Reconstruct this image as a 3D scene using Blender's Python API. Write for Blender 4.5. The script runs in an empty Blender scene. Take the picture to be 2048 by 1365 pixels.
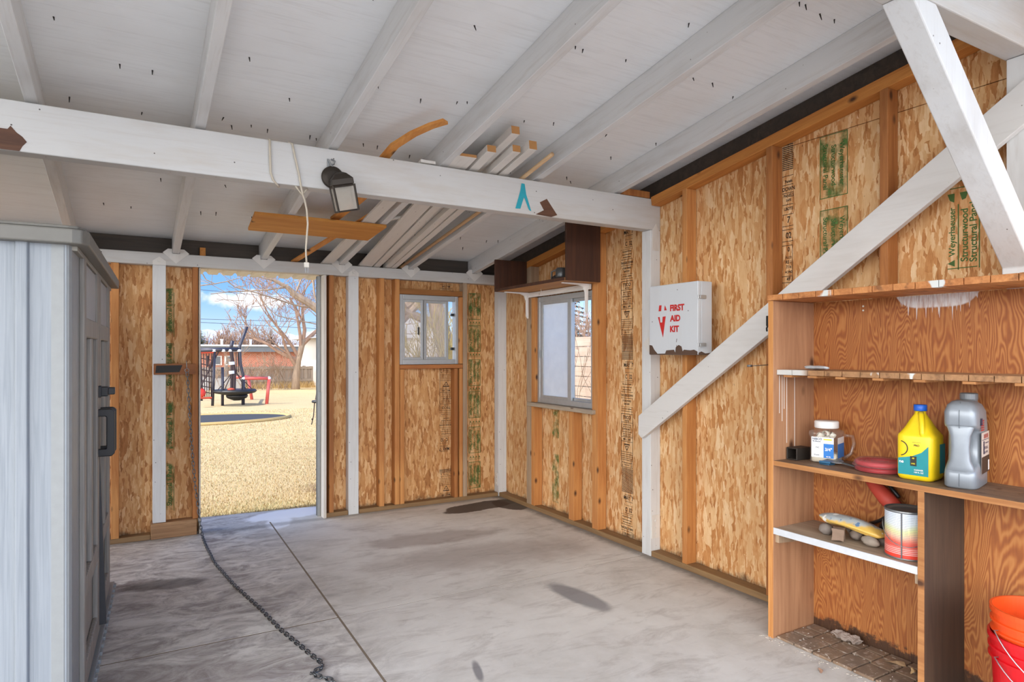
import bpy, bmesh, math, random
from mathutils import Vector as V, Matrix as M
R = math.radians
sc = bpy.context.scene; col = sc.collection

# ------------------------------------------------------------------ helpers
def lin(h):
    h = h.lstrip('#'); o = []
    for i in (0, 2, 4):
        c = int(h[i:i+2], 16)/255
        o.append(c/12.92 if c <= .04045 else ((c+.055)/1.055)**2.4)
    return tuple(o)+(1,)

def box(bm, x0, x1, y0, y1, z0, z1):
    v = [bm.verts.new((x, y, z)) for x in (x0, x1) for y in (y0, y1) for z in (z0, z1)]
    for f in ((0,1,3,2),(4,6,7,5),(0,4,5,1),(2,3,7,6),(0,2,6,4),(1,5,7,3)):
        bm.faces.new([v[i] for i in f])
def obox(bm, m, sx, sy, sz):
    v = [bm.verts.new(m @ V((x*sx/2, y*sy/2, z*sz/2))) for x in (-1,1) for y in (-1,1) for z in (-1,1)]
    for f in ((0,1,3,2),(4,6,7,5),(0,4,5,1),(2,3,7,6),(0,2,6,4),(1,5,7,3)):
        bm.faces.new([v[i] for i in f])
def prism(bm, pts, d):
    """closed polygon pts (3d) pushed along d"""
    d = V(d); a = [bm.verts.new(p) for p in pts]; b = [bm.verts.new(V(p)+d) for p in pts]
    n = len(a); bm.faces.new(a[::-1]); bm.faces.new(b)
    for i in range(n): bm.faces.new((a[i], a[(i+1)%n], b[(i+1)%n], b[i]))
def poly(bm, pts): return bm.faces.new([bm.verts.new(p) for p in pts])
def tube(bm, pts, r, n=8, cap=True):
    pts = [V(p) for p in pts]; rs = r if isinstance(r, (list, tuple)) else [r]*len(pts)
    rings = []; ref = None
    for i, p in enumerate(pts):
        t = (pts[min(i+1, len(pts)-1)]-pts[max(i-1, 0)]).normalized()
        if ref is None: ref = V((0,0,1)) if abs(t.z) < .9 else V((1,0,0))
        x = t.cross(ref).normalized(); y = x.cross(t).normalized(); ref = y
        rings.append([bm.verts.new(p+(x*math.cos(2*math.pi*k/n)+y*math.sin(2*math.pi*k/n))*rs[i]) for k in range(n)])
    skin(bm, rings, cap)
def skin(bm, rings, cap=True):
    n = len(rings[0])
    for a, b in zip(rings, rings[1:]):
        for k in range(n): bm.faces.new((a[k], a[(k+1)%n], b[(k+1)%n], b[k]))
    if cap: bm.faces.new(rings[0][::-1]); bm.faces.new(rings[-1])
def lathe(bm, prof, c=(0,0,0), n=32, m=None, cap=True):
    rings = []
    for r, z in prof:
        ring = []
        for k in range(n):
            p = V((r*math.cos(2*math.pi*k/n), r*math.sin(2*math.pi*k/n), z))
            ring.append(bm.verts.new((m @ p) if m else V(c)+p))
        rings.append(ring)
    skin(bm, rings, cap)
def sring(bm, cx, cy, z, a, b, e=4., n=32, rot=0.):
    o = []
    for k in range(n):
        t = 2*math.pi*k/n; c, s = math.cos(t), math.sin(t)
        x = a*math.copysign(abs(c)**(2/e), c); y = b*math.copysign(abs(s)**(2/e), s)
        o.append(bm.verts.new((cx+x*math.cos(rot)-y*math.sin(rot), cy+x*math.sin(rot)+y*math.cos(rot), z)))
    return o
def blob(bm, c, s, seed, sub=2, amp=.18, m=None):
    rnd = random.Random(seed); g = bmesh.ops.create_icosphere(bm, subdivisions=sub, radius=1)
    k = [V((rnd.uniform(-1,1), rnd.uniform(-1,1), rnd.uniform(-1,1))).normalized() for _ in range(9)]
    for v in g['verts']:
        d = 1+sum(amp*(.5-abs(v.co.dot(q)-.6)) for q in k)/3+rnd.uniform(-amp, amp)*.18
        p = V((v.co.x*s[0], v.co.y*s[1], v.co.z*s[2]))*d
        v.co = V(c)+((m @ p) if m else p)
def NB(): return bmesh.new()
def mk(name, bm, mat, parent=None, org=None, bev=0, smooth=False, mats=None, label=None, seg=2, sub=0):
    """one mesh object; bm is in world coordinates"""
    if parent is not None: o0 = parent.get('_o', [0,0,0]); org = V(o0)
    elif org is None: org = V((0,0,0))
    bmesh.ops.recalc_face_normals(bm, faces=bm.faces)
    bm.transform(M.Translation(-V(org)))
    me = bpy.data.meshes.new(name); bm.to_mesh(me); bm.free()
    o = bpy.data.objects.new(name, me); col.objects.link(o)
    for mm in (mats or [mat]): me.materials.append(mm)
    if smooth:
        for p in me.polygons: p.use_smooth = True
    if parent is not None: o.parent = parent
    else: o.location = org
    o['_o'] = list(org)
    if bev:
        b = o.modifiers.new('b', 'BEVEL'); b.width = bev; b.segments = seg; b.limit_method = 'ANGLE'; b.angle_limit = R(40)
    if sub:
        s = o.modifiers.new('s', 'SUBSURF'); s.levels = sub; s.render_levels = sub
    if label: o['label'] = label
    return o
def T(o, label, cat, group=None, kind=None):
    o['label'] = label; o['category'] = cat
    if group: o['group'] = group
    if kind: o['kind'] = kind
    return o
def S(o): o['kind'] = 'structure'; return o
def empty(name, loc, label, cat, group=None):
    o = bpy.data.objects.new(name, None); col.objects.link(o); o.location = loc; o['_o'] = list(loc)
    o.empty_display_size = .1
    return T(o, label, cat, group)
def frame_of(p0, p1, up=(0,0,1)):
    p0, p1 = V(p0), V(p1); z = (p1-p0).normalized(); x = V(up).cross(z).normalized(); y = z.cross(x)
    m = M((x, y, z)).transposed().to_4x4(); m.translation = p0
    return m, (p1-p0).length
def member(name, p0, p1, w, h, mat, up=(0,0,1), bev=.003, parent=None):
    """timber: w across, h along up, grain along local z"""
    m, L = frame_of(p0, p1, up); bm = NB(); box(bm, -w/2, w/2, -h/2, h/2, 0, L)
    bmesh.ops.recalc_face_normals(bm, faces=bm.faces)
    me = bpy.data.meshes.new(name); bm.to_mesh(me); bm.free(); me.materials.append(mat)
    o = bpy.data.objects.new(name, me); col.objects.link(o); o.matrix_world = m
    if parent is not None:
        o.parent = parent; o.matrix_local = M.Translation(-V(parent['_o'])) @ m
    if bev:
        b = o.modifiers.new('b', 'BEVEL'); b.width = bev; b.segments = 2
    return o
def post(name, x0, x1, y0, y1, z0, z1, mat, bev=.003):
    return member(name, ((x0+x1)/2, (y0+y1)/2, z0), ((x0+x1)/2, (y0+y1)/2, z1), y1-y0, x1-x0, mat, up=(1,0,0), bev=bev)

# ------------------------------------------------------------------ camera
F, A, HZ, H = 1305., R(30.), 705., 1.4
cd = bpy.data.cameras.new('camera'); cam = bpy.data.objects.new('camera', cd); col.objects.link(cam)
cam.location = (0, 0, H); cam.rotation_euler = (R(90), 0, -A)
cd.sensor_width = 36; cd.lens = F/2048*36; cd.shift_y = (HZ-682.5)/2048; cd.clip_start = .05; cd.clip_end = 3000
sc.camera = cam
def W(u, v, ax, val):
    """point of the plane axis=val seen at photo pixel u,v (used for taking measurements)"""
    a = (u-1024)/F; b = (HZ-v)/F
    r = V((math.sin(A)+math.cos(A)*a, math.cos(A)-math.sin(A)*a, b)); o = V((0,0,H))
    return o+r*((val-o[ax])/r[ax])

# ------------------------------------------------------------------ materials
class NT:
    def __init__(s, name, rough=.6):
        s.m = bpy.data.materials.new(name); s.m.use_nodes = True; s.t = s.m.node_tree; s.p = s.t.nodes['Principled BSDF']
        s.p.inputs['Roughness'].default_value = rough; s.tc = None
    def n(s, ty, **k):
        d = s.t.nodes.new('ShaderNode'+ty)
        for a, b in k.items(): setattr(d, a, b)
        return d
    def put(s, sock, v):
        if v is None: return
        if isinstance(v, bpy.types.NodeSocket): s.t.links.new(v, sock)
        else: sock.default_value = v
    def obj(s):
        if not s.tc: s.tc = s.n('TexCoord')
        return s.tc.outputs['Object']
    def mapn(s, vec, loc=(0,0,0), rot=(0,0,0), sca=(1,1,1)):
        d = s.n('Mapping'); s.put(d.inputs[0], vec); d.inputs[1].default_value = loc; d.inputs[2].default_value = rot; d.inputs[3].default_value = sca
        return d.outputs[0]
    def noise(s, vec, scale=5, detail=4, rough=.55, dist=0., out=0):
        d = s.n('TexNoise'); s.put(d.inputs['Vector'], vec); d.inputs['Scale'].default_value = scale
        d.inputs['Detail'].default_value = detail; d.inputs['Roughness'].default_value = rough; d.inputs['Distortion'].default_value = dist
        return d.outputs[out]
    def vor(s, vec, scale=1, feat='F1', dim='3D'):
        d = s.n('TexVoronoi', feature=feat, voronoi_dimensions=dim); s.put(d.inputs['Vector'], vec); d.inputs['Scale'].default_value = scale
        return d
    def math(s, op, a, b=None, c=None, clamp=False):
        d = s.n('Math', operation=op, use_clamp=clamp); s.put(d.inputs[0], a)
        if b is not None: s.put(d.inputs[1], b)
        if c is not None: s.put(d.inputs[2], c)
        return d.outputs[0]
    def ramp(s, f, stops, interp='LINEAR'):
        d = s.n('ValToRGB'); s.put(d.inputs[0], f); cr = d.color_ramp; cr.interpolation = interp
        while len(cr.elements) < len(stops): cr.elements.new(.5)
        for e, (p, c) in zip(cr.elements, stops):
            e.position = p; e.color = lin(c) if isinstance(c, str) else (c, c, c, 1)
        return d.outputs[0]
    def mix(s, f, a, b, bt='MIX'):
        d = s.n('Mix', data_type='RGBA', blend_type=bt); s.put(d.inputs[0], f)
        for i, v in ((6, a), (7, b)): s.put(d.inputs[i], lin(v) if isinstance(v, str) else v)
        return d.outputs[2]
    def sep(s, v):
        d = s.n('SeparateXYZ'); s.put(d.inputs[0], v); return d.outputs
    def comb(s, x, y, z=0.):
        d = s.n('CombineXYZ')
        for i, v in enumerate((x, y, z)): s.put(d.inputs[i], v)
        return d.outputs[0]
    def step(s, v, a, b): 
        d = s.n('MapRange', interpolation_type='SMOOTHSTEP'); s.put(d.inputs[0], v); d.inputs[1].default_value = a; d.inputs[2].default_value = b
        return d.outputs[0]
    def out(s, colr, rough=None, bump=None, bs=.3, bd=.01, metal=None):
        s.put(s.p.inputs['Base Color'], lin(colr) if isinstance(colr, str) else colr)
        if rough is not None: s.put(s.p.inputs['Roughness'], rough)
        if metal is not None: s.put(s.p.inputs['Metallic'], metal)
        if bump is not None:
            d = s.n('Bump'); d.inputs['Strength'].default_value = bs; d.inputs['Distance'].default_value = bd; s.put(d.inputs['Height'], bump)
            s.t.links.new(d.outputs[0], s.p.inputs['Normal'])
        return s.m
def plain(name, c, rough=.5, metal=0., spec=None):
    k = NT(name, rough); k.p.inputs['Metallic'].default_value = metal
    if spec is not None: k.p.inputs['Specular IOR Level'].default_value = spec
    v = k.noise(k.obj(), 30, 3); c2 = k.mix(k.math('MULTIPLY', v, .22), c, '#6a6258', 'MULTIPLY')
    return k.out(c2)
def wood(name, c1, c2, axis=2, sc_=1., knots=True, rough=.7, dark='#4a2a14'):
    k = NT(name, rough); s = [34*sc_]*3; s[axis] = 2.2*sc_
    v = k.mapn(k.obj(), sca=s); g = k.noise(v, 1, 5, .65, .6)
    c = k.ramp(g, [(.3, c1), (.7, c2)])
    s2 = [7*sc_]*3; s2[axis] = .8*sc_
    c = k.mix(k.ramp(k.noise(k.mapn(k.obj(), sca=s2), 1, 3), [(.35, 0.), (.75, .55)]), c, c1)
    if knots:
        s3 = [9*sc_]*3; s3[axis] = 5*sc_
        d = k.vor(k.mapn(k.obj(), sca=s3), 1).outputs['Distance']
        c = k.mix(k.ramp(d, [(.06, 1.), (.17, 0.)]), c, dark)
    return k.out(c, bump=g, bs=.25, bd=.004)
def paint(name, c='#cfd0cf', axis=2, dirt=.35, grain=.35, rough=.62, dcol='#8d7f70'):
    k = NT(name, rough); s = [45.]*3; s[axis] = 2.5
    g = k.noise(k.mapn(k.obj(), sca=s), 1, 5, .7, .5)
    c1 = k.mix(k.math('MULTIPLY', k.ramp(g, [(.52, 0.), (.8, 1.)]), grain), c, '#a89e94')
    s2 = [6.]*3; s2[axis] = 1.2
    c1 = k.mix(k.math('MULTIPLY', k.ramp(k.noise(k.mapn(k.obj(), sca=s2), 1, 4, .6), [(.5, 0.), (.8, 1.)]), dirt), c1, dcol)
    d = k.vor(k.obj(), 13).outputs['Distance']
    c1 = k.mix(k.ramp(d, [(.035, 1.), (.055, 0.)]), c1, '#4d4640')
    return k.out(c1, bump=g, bs=.3, bd=.003)
def osb(name, uax, stops, light=0.):
    k = NT(name, .72); x, y, z = k.sep(k.obj()); u = (x, y)[uax]
    p = k.comb(u, z)
    w = k.n('VectorMath', operation='MULTIPLY_ADD'); k.put(w.inputs[0], k.noise(p, 30, 2, out=1)); w.inputs[1].default_value = (.014, .03, 0); k.put(w.inputs[2], p)
    p2 = w.outputs[0]
    val = None; edge = None
    for i, (ang, sx, sy, th) in enumerate(((.2, 44, 10, 0), (-.7, 46, 11, .45), (.9, 52, 12, .5), (-.2, 70, 14, .5), (.45, 60, 15, .55), (1.35, 56, 13, .68), (-.45, 90, 18, .6), (.1, 36, 8, .8))):
        q = k.mapn(p2, loc=(i*3.7, i*1.9, 0), rot=(0, 0, ang), sca=(sx, sy, 1))
        vo = k.vor(q, 1, dim='2D'); r, g, b = k.sep(vo.outputs['Color'])
        gr = k.noise(k.mapn(p, rot=(0, 0, ang), sca=(260, 12, 1)), 1, 2)
        sh = k.math('ADD', r, k.math('MULTIPLY', k.math('SUBTRACT', gr, .5), .45))
        if val is None: val = sh
        else:
            m = k.n('Mix', data_type='FLOAT'); k.put(m.inputs[0], k.math('GREATER_THAN', g, th)); k.put(m.inputs[2], val); k.put(m.inputs[3], sh); val = m.outputs[0]
    soft = k.noise(k.mapn(p, rot=(0, 0, .2), sca=(30, 11, 1)), 1, 5, .65, .8)
    val = k.math('ADD', k.math('MULTIPLY', val, .6), k.math('MULTIPLY', soft, .45))
    c = k.ramp(val, stops)
    big = k.noise(p, 1.3, 3)
    c = k.mix(k.ramp(big, [(.35, 0.), (.75, .35)]), c, '#8a5424')
    sp = k.noise(k.mapn(p, sca=(60, 26, 1)), 1, 3)
    c = k.mix(k.ramp(sp, [(.69, 0.), (.76, .75)]), c, '#4a2810')
    # mould along the foot of the sheet
    m = k.math('SUBTRACT', k.math('ADD', -.02, k.math('MULTIPLY', k.noise(p, 10, 6, .7), .19)), z)
    c = k.mix(k.math('MULTIPLY', k.step(m, 0., .06), .75), c, '#2a2018')
    return k.out(c, bump=val, bs=.35, bd=.004)
OSB = [(.14, '#8a5628'), (.34, '#b67e48'), (.52, '#cb985f'), (.72, '#d8aa76'), (.92, '#e6c496')]
OSBR = [(.14, '#9c622e'), (.34, '#c48a50'), (.52, '#d5a670'), (.72, '#dfb886'), (.92, '#ecd0a6')]
m_osb_b = osb('osb_back', 0, OSB); m_osb_r = osb('osb_right', 1, OSBR)
m_stud = wood('stud_fir', '#a96a34', '#cf9556', 2); m_stud_dk = wood('stud_dark', '#8a5226', '#b5783f', 2)
m_stud_gy = wood('stud_grey', '#8f7860', '#b59c80', 2)
m_white = paint('white_timber'); m_white_x = paint('white_timber_dirty', '#cfcfcd', 2, .45, .45)
m_beam = paint('white_beam', '#c1c0bd', 2, .55, .4, dcol='#a8977f')
m_fish = wood('orange_fir', '#a8682c', '#d08d44', 2, 1., True)
m_ply = None
def plywood(name, uax, base=('#7f441c', '#995a28', '#ad723c'), freq=120, stretch=.62, drip=None):
    k = NT(name, .6); x, y, z = k.sep(k.obj()); u = (x, y)[uax]; p = k.comb(u, z)
    h = k.noise(k.mapn(p, sca=(5.5, stretch*1.9, 1)), 1, 2.6, .55, .6)
    h = k.math('ADD', h, k.math('MULTIPLY', k.noise(k.mapn(p, sca=(24, 7, 1)), 1, 2), .035))
    s = k.math('SINE', k.math('MULTIPLY', h, freq*2.4)); s = k.math('MULTIPLY_ADD', s, .5, .5)
    fine = k.noise(k.mapn(p, sca=(160, 6, 1)), 1, 3)
    s = k.math('ADD', k.math('MULTIPLY', s, .6), k.math('MULTIPLY', fine, .5))
    c = k.ramp(s, [(.12, base[0]), (.5, base[1]), (.85, base[2])])
    c = k.mix(k.ramp(k.noise(p, 3.1, 3), [(.45, 0.), (.8, .5)]), c, '#8a4a1e')
    c = k.mix(k.math('MULTIPLY', k.step(k.math('SUBTRACT', k.math('MULTIPLY', k.noise(p, 13, 6, .7), .2), z), .03, .06), .85), c, '#1d1712')
    if drip:
        y0, y1, zt = drip   # white spray and runs below the top shelf
        cx, hw = (y0+y1)/2, (y1-y0)/2
        e = k.math('SUBTRACT', 1., k.math('POWER', k.math('ABSOLUTE', k.math('DIVIDE', k.math('SUBTRACT', u, cx), hw)), 5.))
        ln = k.noise(k.comb(k.math('MULTIPLY', u, 75), 0., 0.), 1, 2)
        depth = k.math('MULTIPLY', e, k.math('ADD', .065, k.math('MULTIPLY', k.step(ln, .52, .72), .07)))
        f = k.step(k.math('SUBTRACT', z, k.math('SUBTRACT', zt, depth)), -.003, .006)
        f = k.math('MULTIPLY', f, k.step(e, 0., .35)); f = k.math('MULTIPLY', f, k.math('LESS_THAN', z, zt+.05))
        f = k.math('MULTIPLY', f, k.ramp(k.noise(k.mapn(p, sca=(120, 14, 1)), 1, 3), [(.33, .35), (.6, .95)]))
        c = k.mix(f, c, '#d6d4d2')
    return k.out(c, bump=s, bs=.15, bd=.003)
m_ply = plywood('plywood_back', 1, drip=(-.14, .21, 1.66))
m_plank = wood('weathered_plank', '#93684a', '#b98c68', 2, .8)
m_shelf = wood('shelf_fir', '#8d5a30', '#bd8650', 1, 1.); m_shelf_dk = wood('shelf_grey', '#6d5440', '#8c7058', 1, .9, False)
m_divider = wood('dark_stained_board', '#3a2a20', '#54402f', 2, .8, False)
m_cabdark = wood('dark_walnut_board', '#3a2013', '#56321d', 2, .9, False)
m_caby = wood('shelf_underside', '#a8723a', '#c89250', 1, 1., False)
def concrete(name):
    k = NT(name, .82); o = k.obj(); x, y, z = k.sep(o)
    n1 = k.noise(o, 1.6, 6, .65, .4); n2 = k.noise(o, 14, 6, .7); n3 = k.noise(k.mapn(o, rot=(0, 0, .5), sca=(3, 9, 1)), 1, 6, .7, .8)
    c = k.ramp(n1, [(.3, '#b8b3aa'), (.5, '#cac6bf'), (.72, '#d6d3cc')])
    c = k.mix(k.ramp(n3, [(.5, 0.), (.72, .55)]), c, '#8a7f76')
    c = k.mix(k.ramp(n2, [(.45, 0.), (.8, .45)]), c, '#d6d2cc')
    lf = k.math('MULTIPLY', k.step(x, 1.3, .6), k.ramp(k.noise(k.mapn(o, sca=(4, 7, 1)), 1, 7, .75, 1.), [(.42, 0.), (.62, .85)]))
    c = k.mix(lf, c, '#7f7672')
    lf = k.math('MULTIPLY', k.step(x, 1.1, .6), k.ramp(k.noise(k.mapn(o, loc=(5, 2, 0), sca=(5, 10, 1)), 1, 7, .8, .6), [(.52, 0.), (.72, .7)]))
    c = k.mix(lf, c, '#d2cfd0')
    dx = k.math('SUBTRACT', n2, .5)
    def spot(cx, cy, a, b, rot, colr, am, wob=.5, soft=.25):
        nonlocal c
        q = k.mapn(o, loc=(0, 0, 0)); s = k.n('VectorMath', operation='SUBTRACT'); k.put(s.inputs[0], o); s.inputs[1].default_value = (cx, cy, 0)
        q = k.mapn(s.outputs[0], rot=(0, 0, rot)); q = k.mapn(q, sca=(1/a, 1/b, 0))
        l = k.n('VectorMath', operation='LENGTH'); k.put(l.inputs[0], q)
        d = k.math('ADD', l.outputs[1], k.math('MULTIPLY', k.math('SUBTRACT', k.noise(o, 5, 4), .5), wob*2))
        c = k.mix(k.math('MULTIPLY', k.step(d, 1+soft, 1-soft), am), c, colr)
    spot(2.72, 5.28, .42, .14, -.15, '#3c2a1e', .9, .35, .06)
    spot(3.0, 5.2, .16, .22, 0, '#3c2a1e', .9, .3, .08)
    spot(2.2, 3.05, .08, .26, -.1, '#6f6c6e', .75, .35, .25)
    spot(1.95, 4.55, .5, .16, .1, '#8b7c72', .55, .5, .25)
    spot(2.1, 4.0, .75, .25, .2, '#94877d', .5, .6, .4)
    spot(1.15, 5.86, .36, .16, -.1, '#ecebea', .95, .5, .15)
    spot(1.02, 5.62, .1, .22, .25, '#ecebea', .9, .4, .2)
    spot(.1, 3.0, .5, .3, .2, '#7b706b', .5, .6, .4)
    spot(.15, 4.45, .22, .1, .2, '#4a423e', .7, .6, .3)
    spot(1.3, 2.55, .02, .10, .3, '#6f6c6e', .8, .3, .3)
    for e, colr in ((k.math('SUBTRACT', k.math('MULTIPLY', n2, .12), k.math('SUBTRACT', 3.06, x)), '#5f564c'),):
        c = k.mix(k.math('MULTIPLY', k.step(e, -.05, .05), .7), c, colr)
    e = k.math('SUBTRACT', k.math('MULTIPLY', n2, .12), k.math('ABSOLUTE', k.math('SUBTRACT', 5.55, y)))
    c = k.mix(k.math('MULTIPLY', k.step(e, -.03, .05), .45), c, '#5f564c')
    return k.out(c, bump=n2, bs=.25, bd=.004)
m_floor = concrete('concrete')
m_ceil = None
def ceilm():
    k = NT('painted_plywood', .7); o = k.obj()
    g = k.noise(k.mapn(o, sca=(3, 55, 1)), 1, 5, .7, .4); n = k.noise(o, 2.2, 4)
    c = k.mix(k.math('MULTIPLY', k.ramp(g, [(.5, 0.), (.75, 1.)]), .3), '#e0e2e2', '#b0aeab')
    c = k.mix(k.ramp(n, [(.45, 0.), (.75, .3)]), c, '#c4c0ba')
    return k.out(c, bump=g, bs=.4, bd=.003)
m_ceil = ceilm()
m_alu = plain('aluminium', '#b9bcbd', .42, .6); m_steel = plain('galvanised', '#9a9c9c', .45, .8); m_chain = plain('chain_steel', '#6d7072', .38, .9)
m_black = plain('black_plastic', '#1b1b1d', .45); m_blackm = plain('black_metal', '#202022', .45, .3)
m_rust = plain('rusty_metal', '#5a4334', .75, .1); m_red = plain('red_print', '#c4201c', .6); m_ink = plain('black_ink', '#2a2018', .8)
m_kit = paint('white_enamel', '#c3c7ca', 2, .12, .05, .35); m_kit.node_tree.nodes['Principled BSDF'].inputs['Roughness'].default_value = .35
m_turq = plain('turquoise_spray', '#1f9fb0', .6); m_bare = wood('bare_brown_wood', '#4a2e1e', '#6a4630', 0, 1., False)
m_lantern = plain('bronze_metal', '#3a332c', .5, .5)
m_offwhite = plain('off_white', '#d8d2c6', .6); m_cut = plain('cut_end', '#b5824c', .8)
def glassm(name, haze, colr='#e8e6e2', rough=.05):
    k = NT(name, rough); t = k.t; t.nodes.remove(k.p)
    tr = k.n('BsdfTransparent'); gl = k.n('BsdfGlossy'); gl.inputs['Roughness'].default_value = rough
    mx = k.n('MixShader'); mx.inputs[0].default_value = .05; t.links.new(tr.outputs[0], mx.inputs[1]); t.links.new(gl.outputs[0], mx.inputs[2])
    s = mx.outputs[0]
    if haze:
        d = k.n('BsdfDiffuse'); d.inputs[0].default_value = lin(colr); tl = k.n('BsdfTranslucent'); tl.inputs[0].default_value = lin(colr)
        a = k.n('MixShader'); a.inputs[0].default_value = .65; t.links.new(d.outputs[0], a.inputs[1]); t.links.new(tl.outputs[0], a.inputs[2])
        m2 = k.n('MixShader'); f = k.math('MULTIPLY_ADD', k.noise(k.obj(), 9, 4), .2, haze-.1); k.put(m2.inputs[0], f)
        t.links.new(s, m2.inputs[1]); t.links.new(a.outputs[0], m2.inputs[2]); s = m2.outputs[0]
    t.links.new(s, t.nodes['Material Output'].inputs[0]); return k.m
m_glass = glassm('clear_glass', 0); m_screen = glassm('insect_screen', .3, '#cfc8c4'); m_frost = glassm('frosted_film', .93, '#f2f2ee'); m_clearp = glassm('clear_plastic', .16, '#d8d4cc', .15)
SUN_E, SKY, FILL_BANK, EXPO = 4.2, 1.0, 4.7, 0.46

# ================================================================== setting
zr = lambda y: 2.15+.148*(5.56-y)
zc = lambda y: zr(y)+.138
YF, XR, YB = .85, 3.15, 5.65           # open front, right sheathing, back sheathing
# floor: four poured slabs with open joints
bm = NB(); jx = lambda y: .93+(y-3.44)*.014
for (xa, xb, ya, yb) in ((-1.9, 'j', -1.0, 3.434), ('j', 3.3, -1.0, 3.437), (-1.9, 'j', 3.446, 5.66), ('j', 3.3, 3.443, 5.66)):
    P = [(xa if xa != 'j' else jx(ya)+.006, ya, -.12), (xb if xb != 'j' else jx(ya)-.006, ya, -.12), (xb if xb != 'j' else jx(yb)-.006, yb, -.12), (xa if xa != 'j' else jx(yb)+.006, yb, -.12)]
    prism(bm, P, (0, 0, .12))
prism(bm, [(.2, 5.66, -.12), (1.9, 5.66, -.12), (1.9, 5.99, -.12), (.2, 6.12, -.12)], (0, 0, .12))
fl_ = S(mk('floor', bm, m_floor))
bm = NB(); box(bm, -1.9, 3.3, -1.0, 5.66, -.14, -.0008); mk('joint_filler', bm, plain('joint_dirt', '#7d6f5e', .95), fl_)
bm = NB()
for x0, x1, z0, z1 in ((-1.75, .44, 0, 2.12), (.44, 1.37, 2.06, 2.12), (1.37, 2.10, 0, 2.12), (2.10, 2.63, 0, 1.30), (2.10, 2.63, 1.90, 2.12), (2.63, 3.2, 0, 2.12)):
    box(bm, x0, x1, YB, YB+.05, z0, min(z1, zc(YB+.05)-.002))
wall_back = S(mk('wall_back', bm, m_osb_b))
m_painted_shade = wood('painted_shade_blocking', '#3a332d', '#544a40', 0, .8, False)  # dark colour stands in for the shade between timbers and ceiling
bm = NB(); prism(bm, [(-1.75, YB, 2.121), (3.2, YB, 2.121), (3.2, YB, zc(YB)-.002), (-1.75, YB, zc(YB)-.002)], (0, .03, 0)); S(mk('shade_strip_1', bm, m_painted_shade))
zw = lambda y: 2.462+.15*(3.41-y)-.004
bm = NB()
def slab_r(y0, y1, z0, z1, top=False, x0=XR):
    if top: prism(bm, [(x0, y0, z0), (x0, y1, z0), (x0, y1, zw(y1)), (x0, y0, zw(y0))], (.05, 0, 0))
    else: box(bm, x0, x0+.05, y0, y1, z0, z1)
slab_r(4.90, 5.65, 0, 0, True); slab_r(4.10, 4.90, 0, .955); slab_r(4.10, 4.90, 1.895, 0, True); slab_r(2.86, 4.10, 0, 0, True)
slab_r(.85, 2.86, 0, 2.542); 
prism(bm, [(XR, .85, 2.546), (XR, 2.82, 2.546), (XR, .85, zw(.85))], (.05, 0, 0))
wall_right = S(mk('wall_right', bm, m_osb_r))
bm = NB(); prism(bm, [(XR+.01, YF, zw(YF)+.001), (XR+.01, YB, zw(YB)+.001), (XR+.01, YB, zc(YB)-.002), (XR+.01, YF, zc(YF)-.002)], (.03, 0, 0)); S(mk('shade_strip_2', bm, m_painted_shade))  # added strip, its dark colour carries the shade above the rake plate
# ceiling = underside of the roof deck
bm = NB(); ya, yb = YF-.02, 6.2
prism(bm, [(-1.95, ya, zc(ya)), (-1.95, yb, zc(yb)), (-1.95, yb, zc(yb)+.03), (-1.95, ya, zc(ya)+.03)], (5.6, 0, 0))
y2 = -.6; zf = zc(ya)-.148*(ya-y2)
prism(bm, [(-1.95, ya, zc(ya)), (-1.95, y2, zf), (-1.95, y2, zf+.03), (-1.95, ya, zc(ya)+.03)], (5.6, 0, 0))
ceiling = S(mk('ceiling', bm, m_ceil))
# nail points coming through the deck
rnd = random.Random(5); bm = NB()
for yr in (5.0, 4.2, 3.62, 3.0, 2.35, 1.75):
    x = -.6
    while x < 2.75:
        x += rnd.uniform(.03, .26)
        if rnd.random() < .15: continue
        y = yr+rnd.gauss(0, .025)+(.25 if rnd.random() < .1 else 0)
        tube(bm, [(x, y, zc(y)+.004), (x+rnd.gauss(0, .004), y+rnd.gauss(0, .004), zc(y)-rnd.uniform(.012, .026))], [.004, .0016], 5)
o = mk('nail_points', bm, plain('dark_iron', '#2e2a28', .6, .4), ceiling); o['kind'] = 'stuff'
# ------------------------------------------------------------------ structural timber
def lab(o, l, c, g=None): return T(o, l, c, g)
bm = NB()
def beamthing(name, p0, p1, w, h, label, mat=m_beam, bev=.005):
    return lab(member(name, p0, p1, w, h, mat, bev=bev), label, 'beam')
eave = beamthing('eave_beam', (-1.7, 5.605, 2.101), (3.15, 5.605, 2.101), .09, .092, 'low white painted beam along the top of the back wall above the doorway')
purlin = beamthing('tie_beam', (-1.7, 3.445, 2.348), (3.15, 3.445, 2.348), .09, .212, 'large white beam crossing overhead with a turquoise spray mark and hanging lantern')
ridge = beamthing('ridge_beam', (-1.7, 1.25, 2.688), (3.15, 1.25, 2.688), .1, .2, 'white beam in the top right corner that the leaning brace meets')
for b in (eave, purlin, ridge): b['_o'] = list(b.matrix_world.translation)
def kid(parent, name, bm, mat, label=None, **k):
    """child mesh drawn in world coordinates under a rotated timber"""
    o = mk(name, bm, mat, None, label=label, **k); o.parent = parent; o.matrix_parent_inverse = parent.matrix_world.inverted(); return o
m_clip = paint('white_clip', '#d6d3cd', 2, .5, .1)
RX = [(-.383, 'leftmost white rafter, ending behind the grey shed lid'), (.268, 'white rafter over the gap between left post and doorway'), (.898, 'white rafter that the hanging orange board is fixed under'),
      (1.53, 'white rafter left of the stacked white boards'), (2.155, 'white rafter right of the wooden dowel'), (2.797, 'white rafter nearest the right wall, over the dark cabinet')]
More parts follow.
